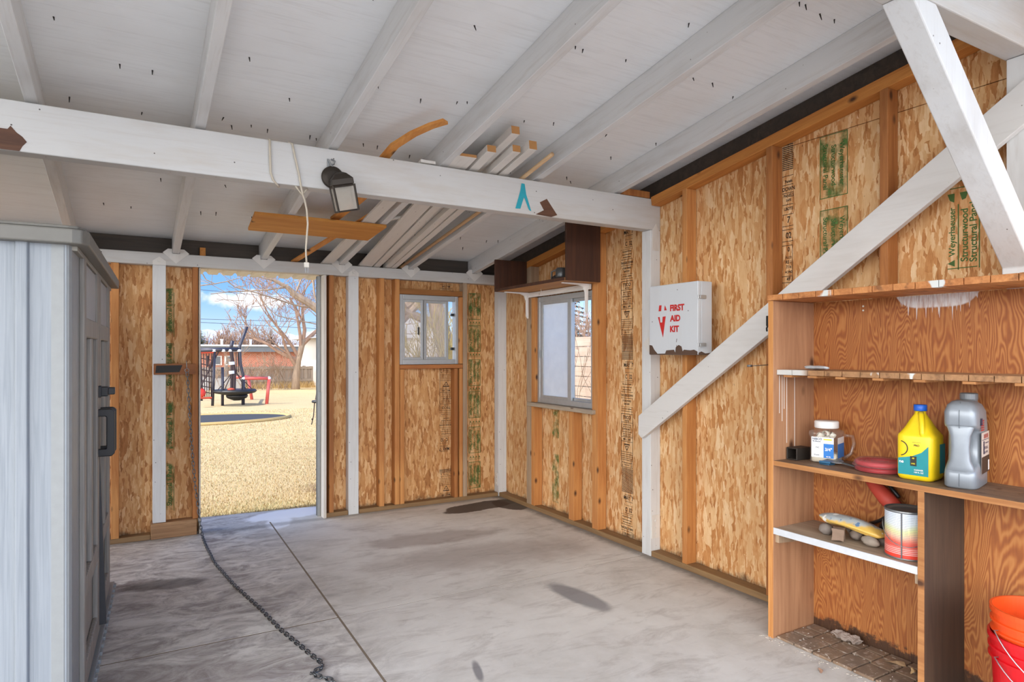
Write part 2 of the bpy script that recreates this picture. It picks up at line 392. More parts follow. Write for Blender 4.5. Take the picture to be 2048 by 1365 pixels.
for x, l in RX:
    y0, y1 = 6.15, .9; s = V((0, -1, .148)).normalized(); n = V((0, .148, 1)).normalized()
    p0 = V((x, y0, zr(y0)))+n*.068; p1 = V((x, y1, zr(y1)))+n*.068
    lab(member('rafter', p0, p1, .048, .136, m_white_x, up=(0, 0, 1)), l, 'rafter', 'white roof rafters')
    bm = NB(); y = 5.558; zt = 2.147
    prism(bm, [(x-.09, y, zt+.005), (x-.055, y, zt+.035), (x-.026, y, zt+.035), (x-.026, y, zt-.0), (x+.026, y, zt), (x+.026, y, zt+.035), (x+.055, y, zt+.035), (x+.09, y, zt+.005), (x, y, zt-.075)], (0, -.002, 0))
    kid(eave, 'rafter_clip', bm, m_clip)
# posts
pB = [(.112, .20, 'short', 'white painted post left of the doorway behind the hanging chain'), (1.588, 1.676, 'back', 'white painted post right of the open doorway on the back wall')]
for x0, x1, k, l in pB:
    z0 = .12 if k == 'short' else 0
    p = lab(post('post', x0, x1, 5.56, 5.648, z0, 2.055, m_white), l, 'post', 'white posts')
    xm = (x0+x1)/2; bm = NB()
    prism(bm, [(xm-.044, 5.56, 2.055), (xm+.044, 5.56, 2.055), (xm+.044, 5.56, 2.085), (xm, 5.56, 2.118), (xm-.044, 5.56, 2.085)], (0, -.003, 0))
    lathe(bm, [(.012, 0), (.012, .006), (.002, .007)], n=10, m=M.Translation((xm, 5.557, 2.09)) @ M.Rotation(R(90), 4, 'X'))
    kid(p, 'post_bracket', bm, m_clip)
pc = lab(post('post', 3.06, 3.148, 5.56, 5.648, 0, 2.055, m_white), 'white painted post in the back right corner of the shed', 'post', 'white posts')
bm = NB(); box(bm, 3.057, 3.06, 5.575, 5.635, .1, .22); kid(pc, 'post_bracket', bm, m_clip)
for zz in (.12, .16, .2):
    bm = NB(); lathe(bm, [(.009, 0), (.009, .004)], n=10, m=M.Translation((3.057, 5.6, zz)) @ M.Rotation(R(-90), 4, 'Y')); kid(pc, 'bolt', bm, m_clip)
pr = lab(post('post', 3.06, 3.148, 3.40, 3.488, 0, 2.24, m_white), 'white painted post holding the right end of the large beam', 'post', 'white posts')
bm = NB(); xm = 3.104
prism(bm, [(xm-.03, 3.4, 2.1), (xm+.03, 3.4, 2.1), (xm+.03, 3.4, 2.24), (xm, 3.397, 2.285), (xm-.03, 3.4, 2.24)], (0, -.003, 0)); kid(pr, 'post_bracket', bm, m_clip)
bm = NB(); prism(bm, [(3.06, 3.44, 1.49), (3.06, 3.475, 1.455), (3.06, 3.44, 1.42), (3.06, 3.42, 1.4), (3.06, 3.405, 1.4), (3.06, 3.405, 1.51)], (-.003, 0, 0)); kid(pr, 'nail_plate', bm, m_clip)
bm = NB(); box(bm, 3.07, 3.14, 3.396, 3.40, .12, .28)
for zz in (.15, .19, .24): lathe(bm, [(.01 if zz == .24 else .006, 0), (.008, .005)], n=10, m=M.Translation((3.105, 3.396, zz)) @ M.Rotation(R(90), 4, 'X'))
kid(pr, 'post_bracket', bm, m_clip)
lab(post('post', 3.06, 3.148, 1.20, 1.29, 0, 2.586, m_white_x), 'white painted post behind the shelves at the right edge, under the ridge beam', 'post', 'white posts')
# braces
Bt = [(3.426, .99), (1.245, 2.455)]
dy, dz = Bt[1][0]-Bt[0][0], Bt[1][1]-Bt[0][1]; L_ = math.hypot(dy, dz); n2 = V((0, dz, -dy))/L_
hB = .142
bm = NB()
pts = [(3.024, 3.485, .958), (3.024, 3.485, .83), (3.024, 3.45, .805), (3.024, 1.21, 2.30), (3.024, 1.21, 2.478)]
prism(bm, pts, (.034, 0, 0))
m_white_d = paint('white_timber_diag', '#cfcdc9', 1, .3, .25)
lab(mk('wall_brace', bm, m_white_d, org=(3.04, 3.45, .83), bev=.003), 'long white diagonal brace against the right wall, passing behind the shelves', 'brace')
bm = NB(); prism(bm, [(2.207, 1.20, 2.586), (2.36, 1.20, 2.586), (3.059, 1.20, 1.88), (3.059, 1.20, 1.684), (3.045, 1.20, 1.684), (3.045, 1.20, 1.74)], (0, .1, 0))
lab(mk('knee_brace', bm, m_white, org=(3.05, 1.25, 1.73), bev=.005), 'thick white brace leaning from the roof beam down behind the top shelf', 'brace')
# plates and studs
def plate(name, x0, x1, y0, y1, z0, z1, l, axis, mat=None):
    bm = NB(); box(bm, x0, x1, y0, y1, z0, z1)
    return lab(mk(name, bm, mat or wood('plate_wood_'+l[:6], '#75593a', '#94754e', axis, .8, False), bev=.004, org=((x0+x1)/2, (y0+y1)/2, z0)), l, 'sill plate')
plate('sill_plate', 3.062, 3.148, 3.49, 5.555, 0, .038, 'flat weathered timber sill on the floor under the right window', 1)
plate('sill_plate', 3.062, 3.148, .9, 3.395, 0, .038, 'flat weathered timber sill on the floor between the white post and the shelves', 1)
plate('sill_plate', 1.40, 1.585, 5.562, 5.648, 0, .038, 'short damp timber sill on the floor just right of the doorway', 0)
plate('sill_plate', 1.68, 3.055, 5.562, 5.648, 0, .038, 'damp timber sill on the floor under the back window', 0)
plate('sill_plate', -1.7, .098, 5.562, 5.648, 0, .038, 'timber sill on the floor behind the grey shed', 0)
bm = NB(); box(bm, .1, .41, 5.548, 5.648, 0, .118)
lab(mk('timber_block', bm, wood('block_wood', '#7d5a3c', '#b08a62', 0, 1.2), bev=.004, org=(.25, 5.6, 0)), 'horizontal timber block on the floor under the white post left of the doorway', 'block')
# rake plate on the right wall
def rake(y0, y1, l):
    zt = lambda y: 2.462+.15*(3.41-y)
    p0, p1 = V((3.104, y0, zt(y0)-.03)), V((3.104, y1, zt(y1)-.03))
    return lab(member('rake_plate', p0, p1, .086, .06, m_fish), l, 'plate')
rake(3.395, .9, 'sloping orange top plate of the right wall above the diagonal brace'); rake(5.55, 3.495, 'sloping orange top plate of the right wall above the dark cabinet')
zk = lambda y: 2.462+.15*(3.41-y)-.062
bm = NB(); box(bm, 2.825, 3.055, 3.40, 3.44, 2.456, 2.5)
lab(mk('blocking', bm, m_stud_dk, bev=.002, org=(2.94, 3.42, 2.456)), 'short brown block on the large beam between last rafter and wall', 'block')
for y0, y1, z0, z1, l, mm in ((3.063, 3.104, .038, 0, 'wall stud behind the first aid box, right of the white post', m_stud), (2.414, 2.456, .038, 0, 'wall stud just left of the narrow black stamped strip beside the shelves', m_stud_dk),
    (1.772, 1.812, .038, 0, 'wall stud right of the green stamped patch above the shelves', m_stud_dk), (3.993, 4.065, .038, 0, 'double wall stud on the right side of the right window', m_stud),
    (4.91, 4.96, .038, .92, 'orange trimmer stud under the left end of the right window sill', m_stud), (4.962, 5.04, .038, 0, 'grey and orange stud on the left side of the right window', m_stud_gy), (4.31, 4.38, .038, .92, 'short stud under the middle of the right window sill', m_stud),
    (4.895, 4.958, .958, 1.885, 'trimmer stud beside the frosted pane of the right window', m_stud)):
    zt = z1 or zk(y0)
    lab(post('stud', 3.062, 3.146, y0, y1, z0, zt, mm), l, 'stud', 'wall studs')
for x0, x1, z0, z1, l, mm in ((-.153, -.103, .038, 2.054, 'wall stud with faint blue stamps beside the grey shed', m_stud), (.382, .42, .12, 2.054, 'stud forming the left side of the doorway, hung with the chain', m_stud_dk),
    (1.422, 1.462, .038, 2.054, 'brown stud forming the right side of the doorway', m_stud_dk), (1.862, 1.908, .038, 2.054, 'lone stud between the right doorway post and the back window', m_stud), (2.005, 2.05, .038, 2.054, 'full height stud on the left side of the back window', m_stud),
    (2.054, 2.095, .038, 1.248, 'short stud under the left end of the back window sill', m_stud), (2.64, 2.676, .038, 1.248, 'short stud under the right end of the back window sill', m_stud), (2.59, 2.625, .038, 1.248, 'recessed cripple stud beside the black stamped strip under the back window', m_stud_dk), (2.678, 2.722, .038, 2.054, 'full height greyish stud on the right side of the back window', m_stud_gy), (2.642, 2.676, 1.29, 1.92, 'pale trimmer stud touching the right side of the back window', m_stud)):
    lab(post('stud', x0, x1, 5.562, 5.646, z0, z1, mm), l, 'stud', 'wall studs')
bm = NB(); box(bm, 2.052, 2.676, 5.56, 5.646, 1.25, 1.286)
lab(mk('window_sill', bm, wood('sill_orange', '#9a5c2c', '#bb7a40', 0), bev=.003, org=(2.36, 5.6, 1.25)), 'orange timber sill under the small back window', 'sill')
bm = NB(); box(bm, 2.052, 2.676, 5.57, 5.646, 1.925, 1.975)
lab(mk('window_header', bm, wood('header_brown', '#80501f', '#a06a35', 0), bev=.003, org=(2.36, 5.6, 1.93)), 'brown timber header over the small back window', 'header')
bm = NB(); box(bm, 3.03, 3.146, 4.02, 4.985, .922, .955)
lab(mk('window_sill', bm, wood('sill_grey', '#8a7a68', '#b3a48f', 1), bev=.003, org=(3.09, 4.5, .922)), 'weathered grey timber sill under the right wall window', 'sill')
bm = NB(); box(bm, 3.036, 3.06, 4.07, 5.02, 1.888, 1.93)
lab(mk('wall_rail', bm, paint('flaking_white', '#e2dfd9', 1, .9, .4), bev=.002, org=(3.05, 4.5, 1.888)), 'flaking white rail between the two brackets above the right window', 'rail')
# doorway track and jamb
bm = NB(); box(bm, 1.372, 1.396, 5.545, 5.65, 0, 2.052)
lab(mk('door_jamb', bm, paint('grey_white', '#cfc9bf', 2, .4), bev=.002, org=(1.38, 5.6, 0)), 'pale jamb board on the right edge of the open doorway', 'jamb')
bm = NB(); box(bm, 1.352, 1.370, 5.64, 5.69, 0, 2.05); box(bm, 1.343, 1.352, 5.64, 5.647, 0, 2.05); box(bm, 1.343, 1.352, 5.683, 5.69, 0, 2.05); box(bm, 1.347, 1.385, 5.63, 5.64, .78, 1.06)
lab(mk('door_track', bm, m_steel, bev=.001, org=(1.36, 5.66, 0)), 'grey metal channel running up the right side of the doorway', 'track')
bm = NB(); box(bm, .425, .437, 5.56, 5.66, 0, 2.05)
lab(mk('door_jamb', bm, paint('grey_white2', '#bdb6aa', 2, .4), bev=.002, org=(.43, 5.6, 0)), 'thin pale jamb strip on the left edge of the open doorway', 'jamb')
bm = NB()
prof = []
x = .3
while x < 1.6:
    prof += [(x, 0), (x+.07, 0), (x+.085, .022), (x+.1, .022), (x+.115, 0)]; x += .115
for (xa, za), (xb, zb) in zip(prof, prof[1:]):
    if xb > xa: prism(bm, [(xa, 5.699, 2.065+za), (xb, 5.699, 2.065+zb), (xb, 5.699, 2.069+zb), (xa, 5.699, 2.069+za)], (0, .32, -.012))
lab(mk('corrugated_awning', bm, plain('white_metal_sheet', '#e6e2d8', .5), org=(.9, 5.7, 2.065)), 'white corrugated sheet under the eave outside the top of the doorway', 'awning')
# ------------------------------------------------------------------ windows
w1 = empty('window_1', (2.36, 5.62, 1.29), '', ''); del w1['label'], w1['category']; S(w1)
def rect_frame(bm, ax, u0, u1, z0, z1, d0, d1, t, tb=None):
    tb = tb or t
    for a, b, c, e in ((u0, u0+t, z0, z1), (u1-t, u1, z0, z1), (u0+t, u1-t, z0, z0+tb), (u0+t, u1-t, z1-tb, z1)):
        if ax == 'x': box(bm, a, b, d0, d1, c, e)
        else: box(bm, d0, d1, a, b, c, e)
bm = NB(); rect_frame(bm, 'x', 2.062, 2.642, 1.288, 1.924, 5.59, 5.66, .03, .045); mk('frame', bm, m_alu, w1, bev=.003)
bm = NB(); rect_frame(bm, 'x', 2.085, 2.30, 1.325, 1.885, 5.60, 5.62, .028); mk('sash', bm, m_alu, w1, bev=.002)
bm = NB(); rect_frame(bm, 'x', 2.305, 2.555, 1.325, 1.885, 5.625, 5.645, .03); mk('sash', bm, m_alu, w1, bev=.002)
bm = NB(); box(bm, 2.29, 2.312, 5.60, 5.655, 1.32, 1.89); mk('mullion', bm, m_alu, w1, bev=.002)
bm = NB(); box(bm, 2.11, 2.275, 5.609, 5.611, 1.35, 1.86); mk('pane', bm, m_screen, w1)
bm = NB(); box(bm, 2.33, 2.53, 5.634, 5.636, 1.35, 1.86); mk('pane', bm, m_screen, w1)
bm = NB(); box(bm, 2.555, 2.615, 5.648, 5.65, 1.33, 1.88); mk('pane', bm, m_glass, w1)
bm = NB(); box(bm, 2.238, 2.25, 5.59, 5.60, 1.56, 1.63); mk('latch', bm, m_black, w1)
for z in (1.42, 1.74):
    bm = NB(); box(bm, 2.585, 2.612, 5.62, 5.645, z, z+.025); mk('catch', bm, m_black, w1)
w2 = empty('window_2', (3.12, 4.5, .96), '', ''); del w2['label'], w2['category']; S(w2)
bm = NB(); rect_frame(bm, 'y', 4.075, 4.892, .957, 1.885, 3.085, 3.16, .035, .045); mk('frame', bm, m_alu, w2, bev=.003)
bm = NB(); rect_frame(bm, 'y', 4.385, 4.86, .995, 1.845, 3.09, 3.11, .05, .03); mk('sash', bm, m_alu, w2, bev=.002)
bm = NB(); rect_frame(bm, 'y', 4.105, 4.43, .995, 1.845, 3.115, 3.14, .03); mk('sash', bm, m_alu, w2, bev=.002)
bm = NB(); box(bm, 3.099, 3.101, 4.43, 4.815, 1.02, 1.82); mk('pane', bm, m_frost, w2, label='frosted white pane')
bm = NB(); box(bm, 3.126, 3.128, 4.13, 4.40, 1.02, 1.82); mk('pane', bm, m_glass, w2)
bm = NB(); box(bm, 3.075, 3.085, 4.84, 4.86, 1.35, 1.42); mk('latch', bm, m_alu, w2)
# ------------------------------------------------------------------ printed stamps
def txt(s, size, m, bold=.022):
    cu = bpy.data.curves.new('t', 'FONT'); cu.body = s; cu.size = size; cu.align_x = 'CENTER'; cu.align_y = 'CENTER'; cu.offset = size*bold
    ob = bpy.data.objects.new('t', cu); me = bpy.data.meshes.new_from_object(ob); me.transform(m)
    bpy.data.objects.remove(ob); bpy.data.curves.remove(cu); return me
class Stamp:
    """flat print; local x right, y up on a wall"""
    def __init__(s, base, zr_=None): s.bm = NB(); s.b = base; s.clip = zr_
    def ok(s, y): return s.clip is None or s.clip[0] < (s.b @ V((0, y, 0))).z < s.clip[1]
    def t(s, body, x, y, size, rot=0, sx=1., bold=.022):
        if not s.ok(y): return
        me = txt(body, size, s.b @ M.Translation((x, y, 0)) @ M.Rotation(R(rot), 4, 'Z') @ M.Diagonal((sx, 1, 1, 1)), bold); s.bm.from_mesh(me); bpy.data.meshes.remove(me)
    def q(s, x0, x1, y0, y1):
        if s.ok(y0) and s.ok(y1): poly(s.bm, [s.b @ V(p) for p in ((x0, y0, 0), (x1, y0, 0), (x1, y1, 0), (x0, y1, 0))])
    def f(s, x0, x1, y0, y1, w=.003):
        s.q(x0, x1, y0, y0+w); s.q(x0, x1, y1-w, y1); s.q(x0, x0+w, y0, y1); s.q(x1-w, x1, y0, y1)
    def p(s, pts):
        if all(s.ok(p[1]) for p in pts): poly(s.bm, [s.b @ V((x, y, 0)) for x, y in pts])
    def done(s, parent, mat, name='printed_stamp', label=None):
        if not s.bm.faces: return
        mk(name, s.bm, mat, parent, label=label)
def base_r(y, z, rot=0): return M.Translation((XR-.0012, y, z)) @ M(((0,0,-1,0),(-1,0,0,0),(0,1,0,0),(0,0,0,1))) @ M.Rotation(R(rot), 4, 'Z')
def base_b(x, z, rot=0): return M.Translation((x, YB-.0012, z)) @ M(((1,0,0,0),(0,0,-1,0),(0,1,0,0),(0,0,0,1))) @ M.Rotation(R(rot), 4, 'Z')
def mill(b, clip, parent, label):
    s = Stamp(b, clip); w = .066
    s.q(-.02, w, .022, .025); s.t('MAY  7', .018, 0, .042, sx=.8); s.q(-.02, w, -.027, -.024); s.q(-.02, w, -.055, -.053)
    s.t('C  32', .02, -.086, .042, sx=.8); s.q(-.025, w, -.113, -.11)
    for i, (tx, y, sz) in enumerate((('Structural Panels', -.14, .015), ('Surface Smooth Panel', -.163, .012), ('Structural Panels', -.182, .013))): s.t(tx, 0, y, sz)
    s.q(-w, w, -.126, -.124); s.q(-w, w, -.2, -.197); s.t('THIS SIDE DOWN', 0, -.225, .024, sx=.72); s.q(-w, w, -.246, -.243)
    s.t('STORE PANELS', 0, -.265, .018, sx=.8); s.t('SAFE DRY', 0, -.288, .018, sx=.8); s.q(-w, w, -.31, -.308); s.t('CAUTION  SLIPPERY', 0, -.325, .012); s.q(-w, w, -.343, -.34)
    s.f(-w, w, -.758, -.359, .0035)
    for y in (-.426, -.534, -.567, -.645, -.704): s.q(-w, w, y, y+.003)
    s.t('TECO', 0, -.388, .033); s.t('TESTED', 0, -.413, .015)
    for y, tx, sz in ((-.442, 'SHEATHING SPAN', .011), (-.457, '24/16  7/16 INCH', .012), (-.475, 'EXPOSURE 1', .018), (-.494, 'SIZED FOR SPACING', .011), (-.51, 'PRP-133  PS 2-92', .012), (-.524, 'CONSTRUCTION', .011)): s.t(tx, 0, y, sz)
    s.t('MILL 249', 0, -.55, .022); s.p([(-.034, -.583), (.034, -.583), (.026, -.591), (-.026, -.591)]); s.p([(-.034, -.583), (-.026, -.591), (0, -.624), (0, -.635)]); s.p([(.034, -.583), (0, -.635), (0, -.624), (.026, -.591)]); s.t('APA', 0, -.602, .017)
    for y in (-.66, -.675, -.69): s.t('STRENGTH AXIS THIS DIRECTION', 0, y, .008)
    s.t('STRENGTH AXIS', 0, -.724, .011); s.t('DIRECTION', 0, -.74, .011)
    for sx_ in (-.05, .05): s.q(sx_-.0015, sx_+.0015, -.75, -.715); s.p([(sx_-.006, -.722), (sx_+.006, -.722), (sx_, -.712)]); s.p([(sx_-.006, -.743), (sx_+.006, -.743), (sx_, -.753)])
    for i in range(19): s.q(-.058, .07, -.941+i*.0095, -.9365+i*.0095)
    s.done(parent, m_ink, label=label)
for k in range(3): mill(base_r(3.755, 2.287-.983*k), (.045, 2.33), wall_right, 'black mill print between the right window and the white post')
mill(base_b(2.543, .489, 180), (.045, 1.25), wall_back, 'upside-down black mill print under the back window'); mill(base_b(2.543, 1.472, 180), (1.975, 2.05), wall_back, 'upside-down black mill print over the back window'); mill(base_b(2.543, -.494, 180), (.045, .3), wall_back, 'upside-down black mill print at the foot of the back wall')
s = Stamp(base_r(2.375, 2.137))
for i in range(14): s.q(-.04, .03, .28+i*.0105, .285+i*.0105)
for y, tx, sz in ((.215, 'Panels', .024), (.172, 'DOWN', .03), (.135, 'PANELS', .024), (.11, 'SAFE', .02), (.062, 'LBOTE', .024), (0, '7', .05), (-.087, '02', .045), (-.165, '0', .035), (-.21, 'P-133', .02), (-.235, 'RE 1', .026), (-.262, '7/16', .024), (-.29, 'ACING', .018), (-.33, '49', .03)): s.t(tx, 0, y, sz, sx=.8)
for y in (.245, .195, .15, .085, .03, -.035, -.055, -.12): s.q(-.04, .03, y, y+.003)
s.f(-.045, .025, -.44, -.14); s.q(-.045, .025, -.315, -.312); s.q(-.045, .025, -.35, -.347)
s.done(wall_right, m_ink, label='narrow black print strip beside the shelf stud')
m_green = NT('green_ink', .8); kk = m_green
def inkm(name, c, lo, hi, sca=(1, 1, 1)):
    k = NT(name, .8); n = k.noise(k.mapn(k.obj(), sca=sca), 14, 4, .65); k.put(k.p.inputs['Alpha'], k.ramp(n, [(lo, 0.), (hi, .8)])); return k.out(c)
m_green = inkm('green_ink', '#3f6a32', .1, .3); m_greens = inkm('green_smear', '#557a3a', .42, .68)
def weyer(b, clip=None, parent=wall_right, label='green sheathing print above the shelves', sc_=1., rot=True):
    s = Stamp(b, clip)
    s.p([(-.0, -.16), (.03, -.145), (.03, -.175)]); s.t('Weyerhaeuser', .02, -.02, .036, 90)
    s.q(.042, .047, -.19, .10); s.t('Structurwood', .07, -.04, .041, 90); s.t('Structural Panel', .105, -.03, .041, 90); s.q(.125, .130, -.19, .12)
    s.q(0, .12, -.185, -.181); s.p([(0, .25), (.03, .265), (.03, .235)]); s.q(.042, .046, .22, .3); s.q(.03, .1, .2, .204); s.q(.01, .09, .17, .174)
    s.p([(.0, .15), (.03, .15), (.028, .11), (.01, .12)]); s.p([(.05, .15), (.085, .15), (.075, .12), (.06, .115)])
    s.done(parent, m_green, label=label)
weyer(base_r(1.555, 1.955))
def smear(b, x0, x1, y0, y1, parent, label=None, fr=True):
    s = Stamp(b); s.q(x0, x1, y0, y1); s.done(parent, m_greens, 'green_stamp', label)
    if fr:
        s = Stamp(b @ M.Translation((0, 0, .0005))); s.f(x0, x1, y0, y1, .004); w = x1-x0
        for i, tx in enumerate(('Structural Panel', 'Structurwood', 'Weyerhaeuser')):
            s.t(tx, x0+w*(.2+.3*i), (y0+y1)/2, min(w*.24, (y1-y0)/7), -90)
        s.done(parent, m_green, label=label)
smear(base_r(2.105, 2.38), -.078, .078, -.17, .16, wall_right, 'green printed patch near the top of the right wall'); smear(base_r(2.105, 1.99), -.078, .078, -.16, .16, wall_right, 'green printed patch above the diagonal brace')
for i, z in enumerate((.74, .40)): smear(base_r(4.70, z), -.05, .05, -.3 if i else -.08, .2 if i == 0 else .12, wall_right, 'green smear under the right window', False)
for i, z in enumerate((1.85, 1.54, 1.21, .90, .56, .22)): smear(base_b(2.847, z), -.068, .06, -.135, .12, wall_back, 'green printed block right of the back window'); 
for i, z in enumerate((1.68, 1.37, 1.04, .72, .38)):
    s = Stamp(base_b(2.847, z+.005)); s.t('A A A A', 0, 0, .03, sx=1.1); s.q(-.06, .06, -.02, -.017); s.done(wall_back, m_green)
for i, z in enumerate((1.72, 1.30, .85, .38)):
    s = Stamp(base_b(.232, z)); s.q(-.03, .022, -.19, .17); s.done(wall_back, m_greens, 'green_stamp'); s = Stamp(base_b(.232, z) @ M.Translation((0, 0, .0005))); s.t('Structural 1 Panel', -.004, 0, .044, 90); s.q(.024, .028, -.2, .14); s.done(wall_back, m_green, label='green edge print left of the doorway')
# marks on the large beam
bm = NB(); y = 3.397
poly(bm, [(1.985, y, 2.268), (2.02, y, 2.38), (2.027, y, 2.425), (2.05, y, 2.425), (2.062, y, 2.36), (2.098, y, 2.262), (2.08, y, 2.27), (2.046, y, 2.345), (2.02, y, 2.27)]); kid(purlin, 'spray_mark', bm, m_turq, 'turquoise spray painted arrow')
bm = NB(); prism(bm, [(2.16, y+.002, 2.325), (2.212, y+.002, 2.353), (2.29, y+.002, 2.26), (2.245, y+.002, 2.243), (2.13, y+.002, 2.248), (2.19, y+.002, 2.28)], (0, .0005, 0)); kid(purlin, 'bare_patch', bm, m_bare, 'brown patch where the paint has gone')
bm = NB(); prism(bm, [(-.62, y+.002, 2.33), (-.46, y+.002, 2.33), (-.45, y+.002, 2.345), (-.43, y+.002, 2.32), (-.41, y+.002, 2.305), (-.395, y+.002, 2.285), (-.41, y+.002, 2.265), (-.42, y+.002, 2.243), (-.62, y+.002, 2.243)], (0, .0005, 0)); kid(purlin, 'bare_patch', bm, m_bare, 'brown patch where the paint has gone')

# ================================================================== shelving unit
SX0, SX1, SY0, SY1 = 2.70, 3.012, .92, 2.123
su = empty('shelving_unit', (2.86, 1.5, 0), 'built-in open wooden shelves with plywood back on the right wall', 'shelves')
bm = NB(); box(bm, SX0, SX1+.008, SY1, SY1+.03, .0, 1.652); mk('side_panel', bm, m_plank, su, bev=.002)
bm = NB(); box(bm, SX0-.0004, SX0+.002, SY1+.001, SY1+.029, 0, 1.652); mk('edge_strip', bm, m_stud, su)
bm = NB(); box(bm, SX1, SX1+.01, SY0, SY1, 0, 1.652); mk('back_panel', bm, m_ply, su)
def tg(name, x0, x1, y0, y1, z0, z1, wb, mat):
    bm = NB(); y = y1; r = random.Random(3)
    while y > y0+.02:
        yn = max(y0, y-wb); box(bm, x0+r.uniform(-.002, .002), x1, yn+.0016, y-.0016, z0+r.uniform(0, .002), z1-r.uniform(0, .001)); y = yn
    box(bm, x0+.01, x1, y0, y1, z0+.005, z1-.005)
    return mk(name, bm, mat, su, bev=.0012)
def flaky(name, c1, c2, axis, thr, yp=9.):
    k = NT(name, .65); s = [30, 30, 30]; s[axis] = 2.5; o = k.obj()
    c = k.ramp(k.noise(k.mapn(o, sca=s), 1, 5, .65, .5), [(.3, c1), (.7, c2)])
    c = k.mix(k.ramp(k.noise(o, 22, 4), [(.55, 0.), (.7, .6)]), c, '#4a2a16')
    # leftover white paint on the front lip only
    f = k.math('MULTIPLY', k.step(k.noise(k.mapn(o, sca=(1, 5, 3)), 1, 4, .6), thr, thr+.03), k.math('LESS_THAN', k.sep(o)[0], -.135))
    f = k.math('MAXIMUM', f, k.math('MULTIPLY', k.step(k.sep(o)[1], yp, yp+.06), k.math('MULTIPLY', .85, k.math('LESS_THAN', k.sep(o)[0], -.06))))
    return k.out(k.mix(f, c, '#c9ccc8'))
m_top = flaky('slatted_shelf', '#9a5c2e', '#c98a50', 0, .57); m_mid = flaky('slatted_shelf_mid', '#84603f', '#ab7f56', 0, .58, .44)
tg('shelf', 2.695, SX1, SY0, SY1+.032, 1.652, 1.681, .088, m_top)
tg('shelf', 2.725, SX1, SY0, SY1, 1.289, 1.315, .085, m_mid)
for y in (2.06, 1.93, 1.79, 1.62, 1.45, 1.27, 1.1):
    bm = NB(); box(bm, 2.722, 2.99, y-.022, y+.022, 1.279, 1.2895); mk('cleat', bm, m_shelf, su, bev=.001)
m_dark3 = flaky('worn_shelf', '#5f4a3a', '#86694e', 1, .62)
bm = NB(); box(bm, 2.703, SX1, SY0, SY1, .846, .871); mk('shelf', bm, m_dark3, su, bev=.002)
bm = NB(); box(bm, 2.7018, 2.704, SY0, SY1, .847, .870); mk('edge_strip', bm, m_shelf, su)
bm = NB(); box(bm, 2.705, SX1, 1.446, SY1, .517, .541); mk('shelf', bm, wood('pale_shelf', '#8f7c68', '#b3a08a', 1, .8, False), su, bev=.001, label='low shelf with white front edge')
bm = NB(); box(bm, 2.7005, 2.706, 1.447, SY1, .512, .543); mk('edge_strip', bm, plain('white_edge', '#cdd1d6', .45), su, label='white edge of the low shelf')
for y0, y1 in ((SY1-.022, SY1-.001), (1.447, 1.462)):
    bm = NB(); prism(bm, [(2.715, y0, .517), (2.99, y0, .517), (2.99, y0, .45), (2.715, y0, .47)], (0, y1-y0, 0)); mk('cleat', bm, m_stud_gy, su)
bm = NB(); box(bm, SX0+.006, SX1, 1.421, 1.446, 0, .846); mk('divider', bm, m_divider, su, bev=.002, label='dark stained upright')
bm = NB(); box(bm, SX0+.004, SX0+.007, 1.4215, 1.4455, 0, .846); mk('edge_strip', bm, m_shelf, su)
for z in (1.62, 1.60):
    bm = NB(); lathe(bm, [(.005, 0), (.004, .003)], n=8, m=M.Translation((3.011, 1.86, z)) @ M.Rotation(R(-90), 4, 'Y')); mk('screw', bm, m_offwhite, su)
m_runs = plain('white_paint_run', '#dfddd8', .4)
for x, z0, z1 in ((2.745, 1.285, 1.10), (2.765, 1.285, 1.06), (2.78, 1.285, 1.12), (2.80, 1.285, .95), (2.86, 1.285, .93)):
    bm = NB(); box(bm, x-.0015, x+.0015, SY1-.0012, SY1+.0005, z1, z0); mk('paint_run', bm, m_runs, su, label='white paint run down the side board')
# brick paving under the shelves
k = NT('old_brick_paving', .9); o_ = k.obj(); n = k.noise(o_, 9, 5, .7)
rb = k.vor(k.mapn(o_, sca=(5, 9, 1)), 1).outputs['Color']
c = k.mix(k.math('MULTIPLY', k.sep(rb)[0], .5), k.ramp(n, [(.3, '#6a5442'), (.7, '#94795f')]), '#7a6f64'); c = k.mix(k.ramp(k.noise(o_, 40, 4), [(.55, 0.), (.75, .6)]), c, '#c9bcae'); m_brickf = k.out(c, bump=n, bs=.5)
bm = NB(); r = random.Random(2); y = 2.118
i = 0
while y > 1.45:
    h = .098; off = 0 if i % 2 else .0
    for x0, x1 in ((2.712, 2.832), (2.838, 2.93), (2.935, 3.008)):
        box(bm, x0+r.uniform(0, .004)+(.02 if i % 2 and x0 > 2.72 else 0), x1-r.uniform(0, .004)+(.02 if i % 2 and x1 < 3 else 0), y-h+.003+r.uniform(0, .003), y-.003, .0005, .012+r.uniform(0, .003))
    y -= h; i += 1
lab(mk('brick_paving', bm, m_brickf, bev=.003, org=(2.86, 1.78, 0)), 'small patch of old brick paving on the floor beneath the low white-edged shelf', 'paving')
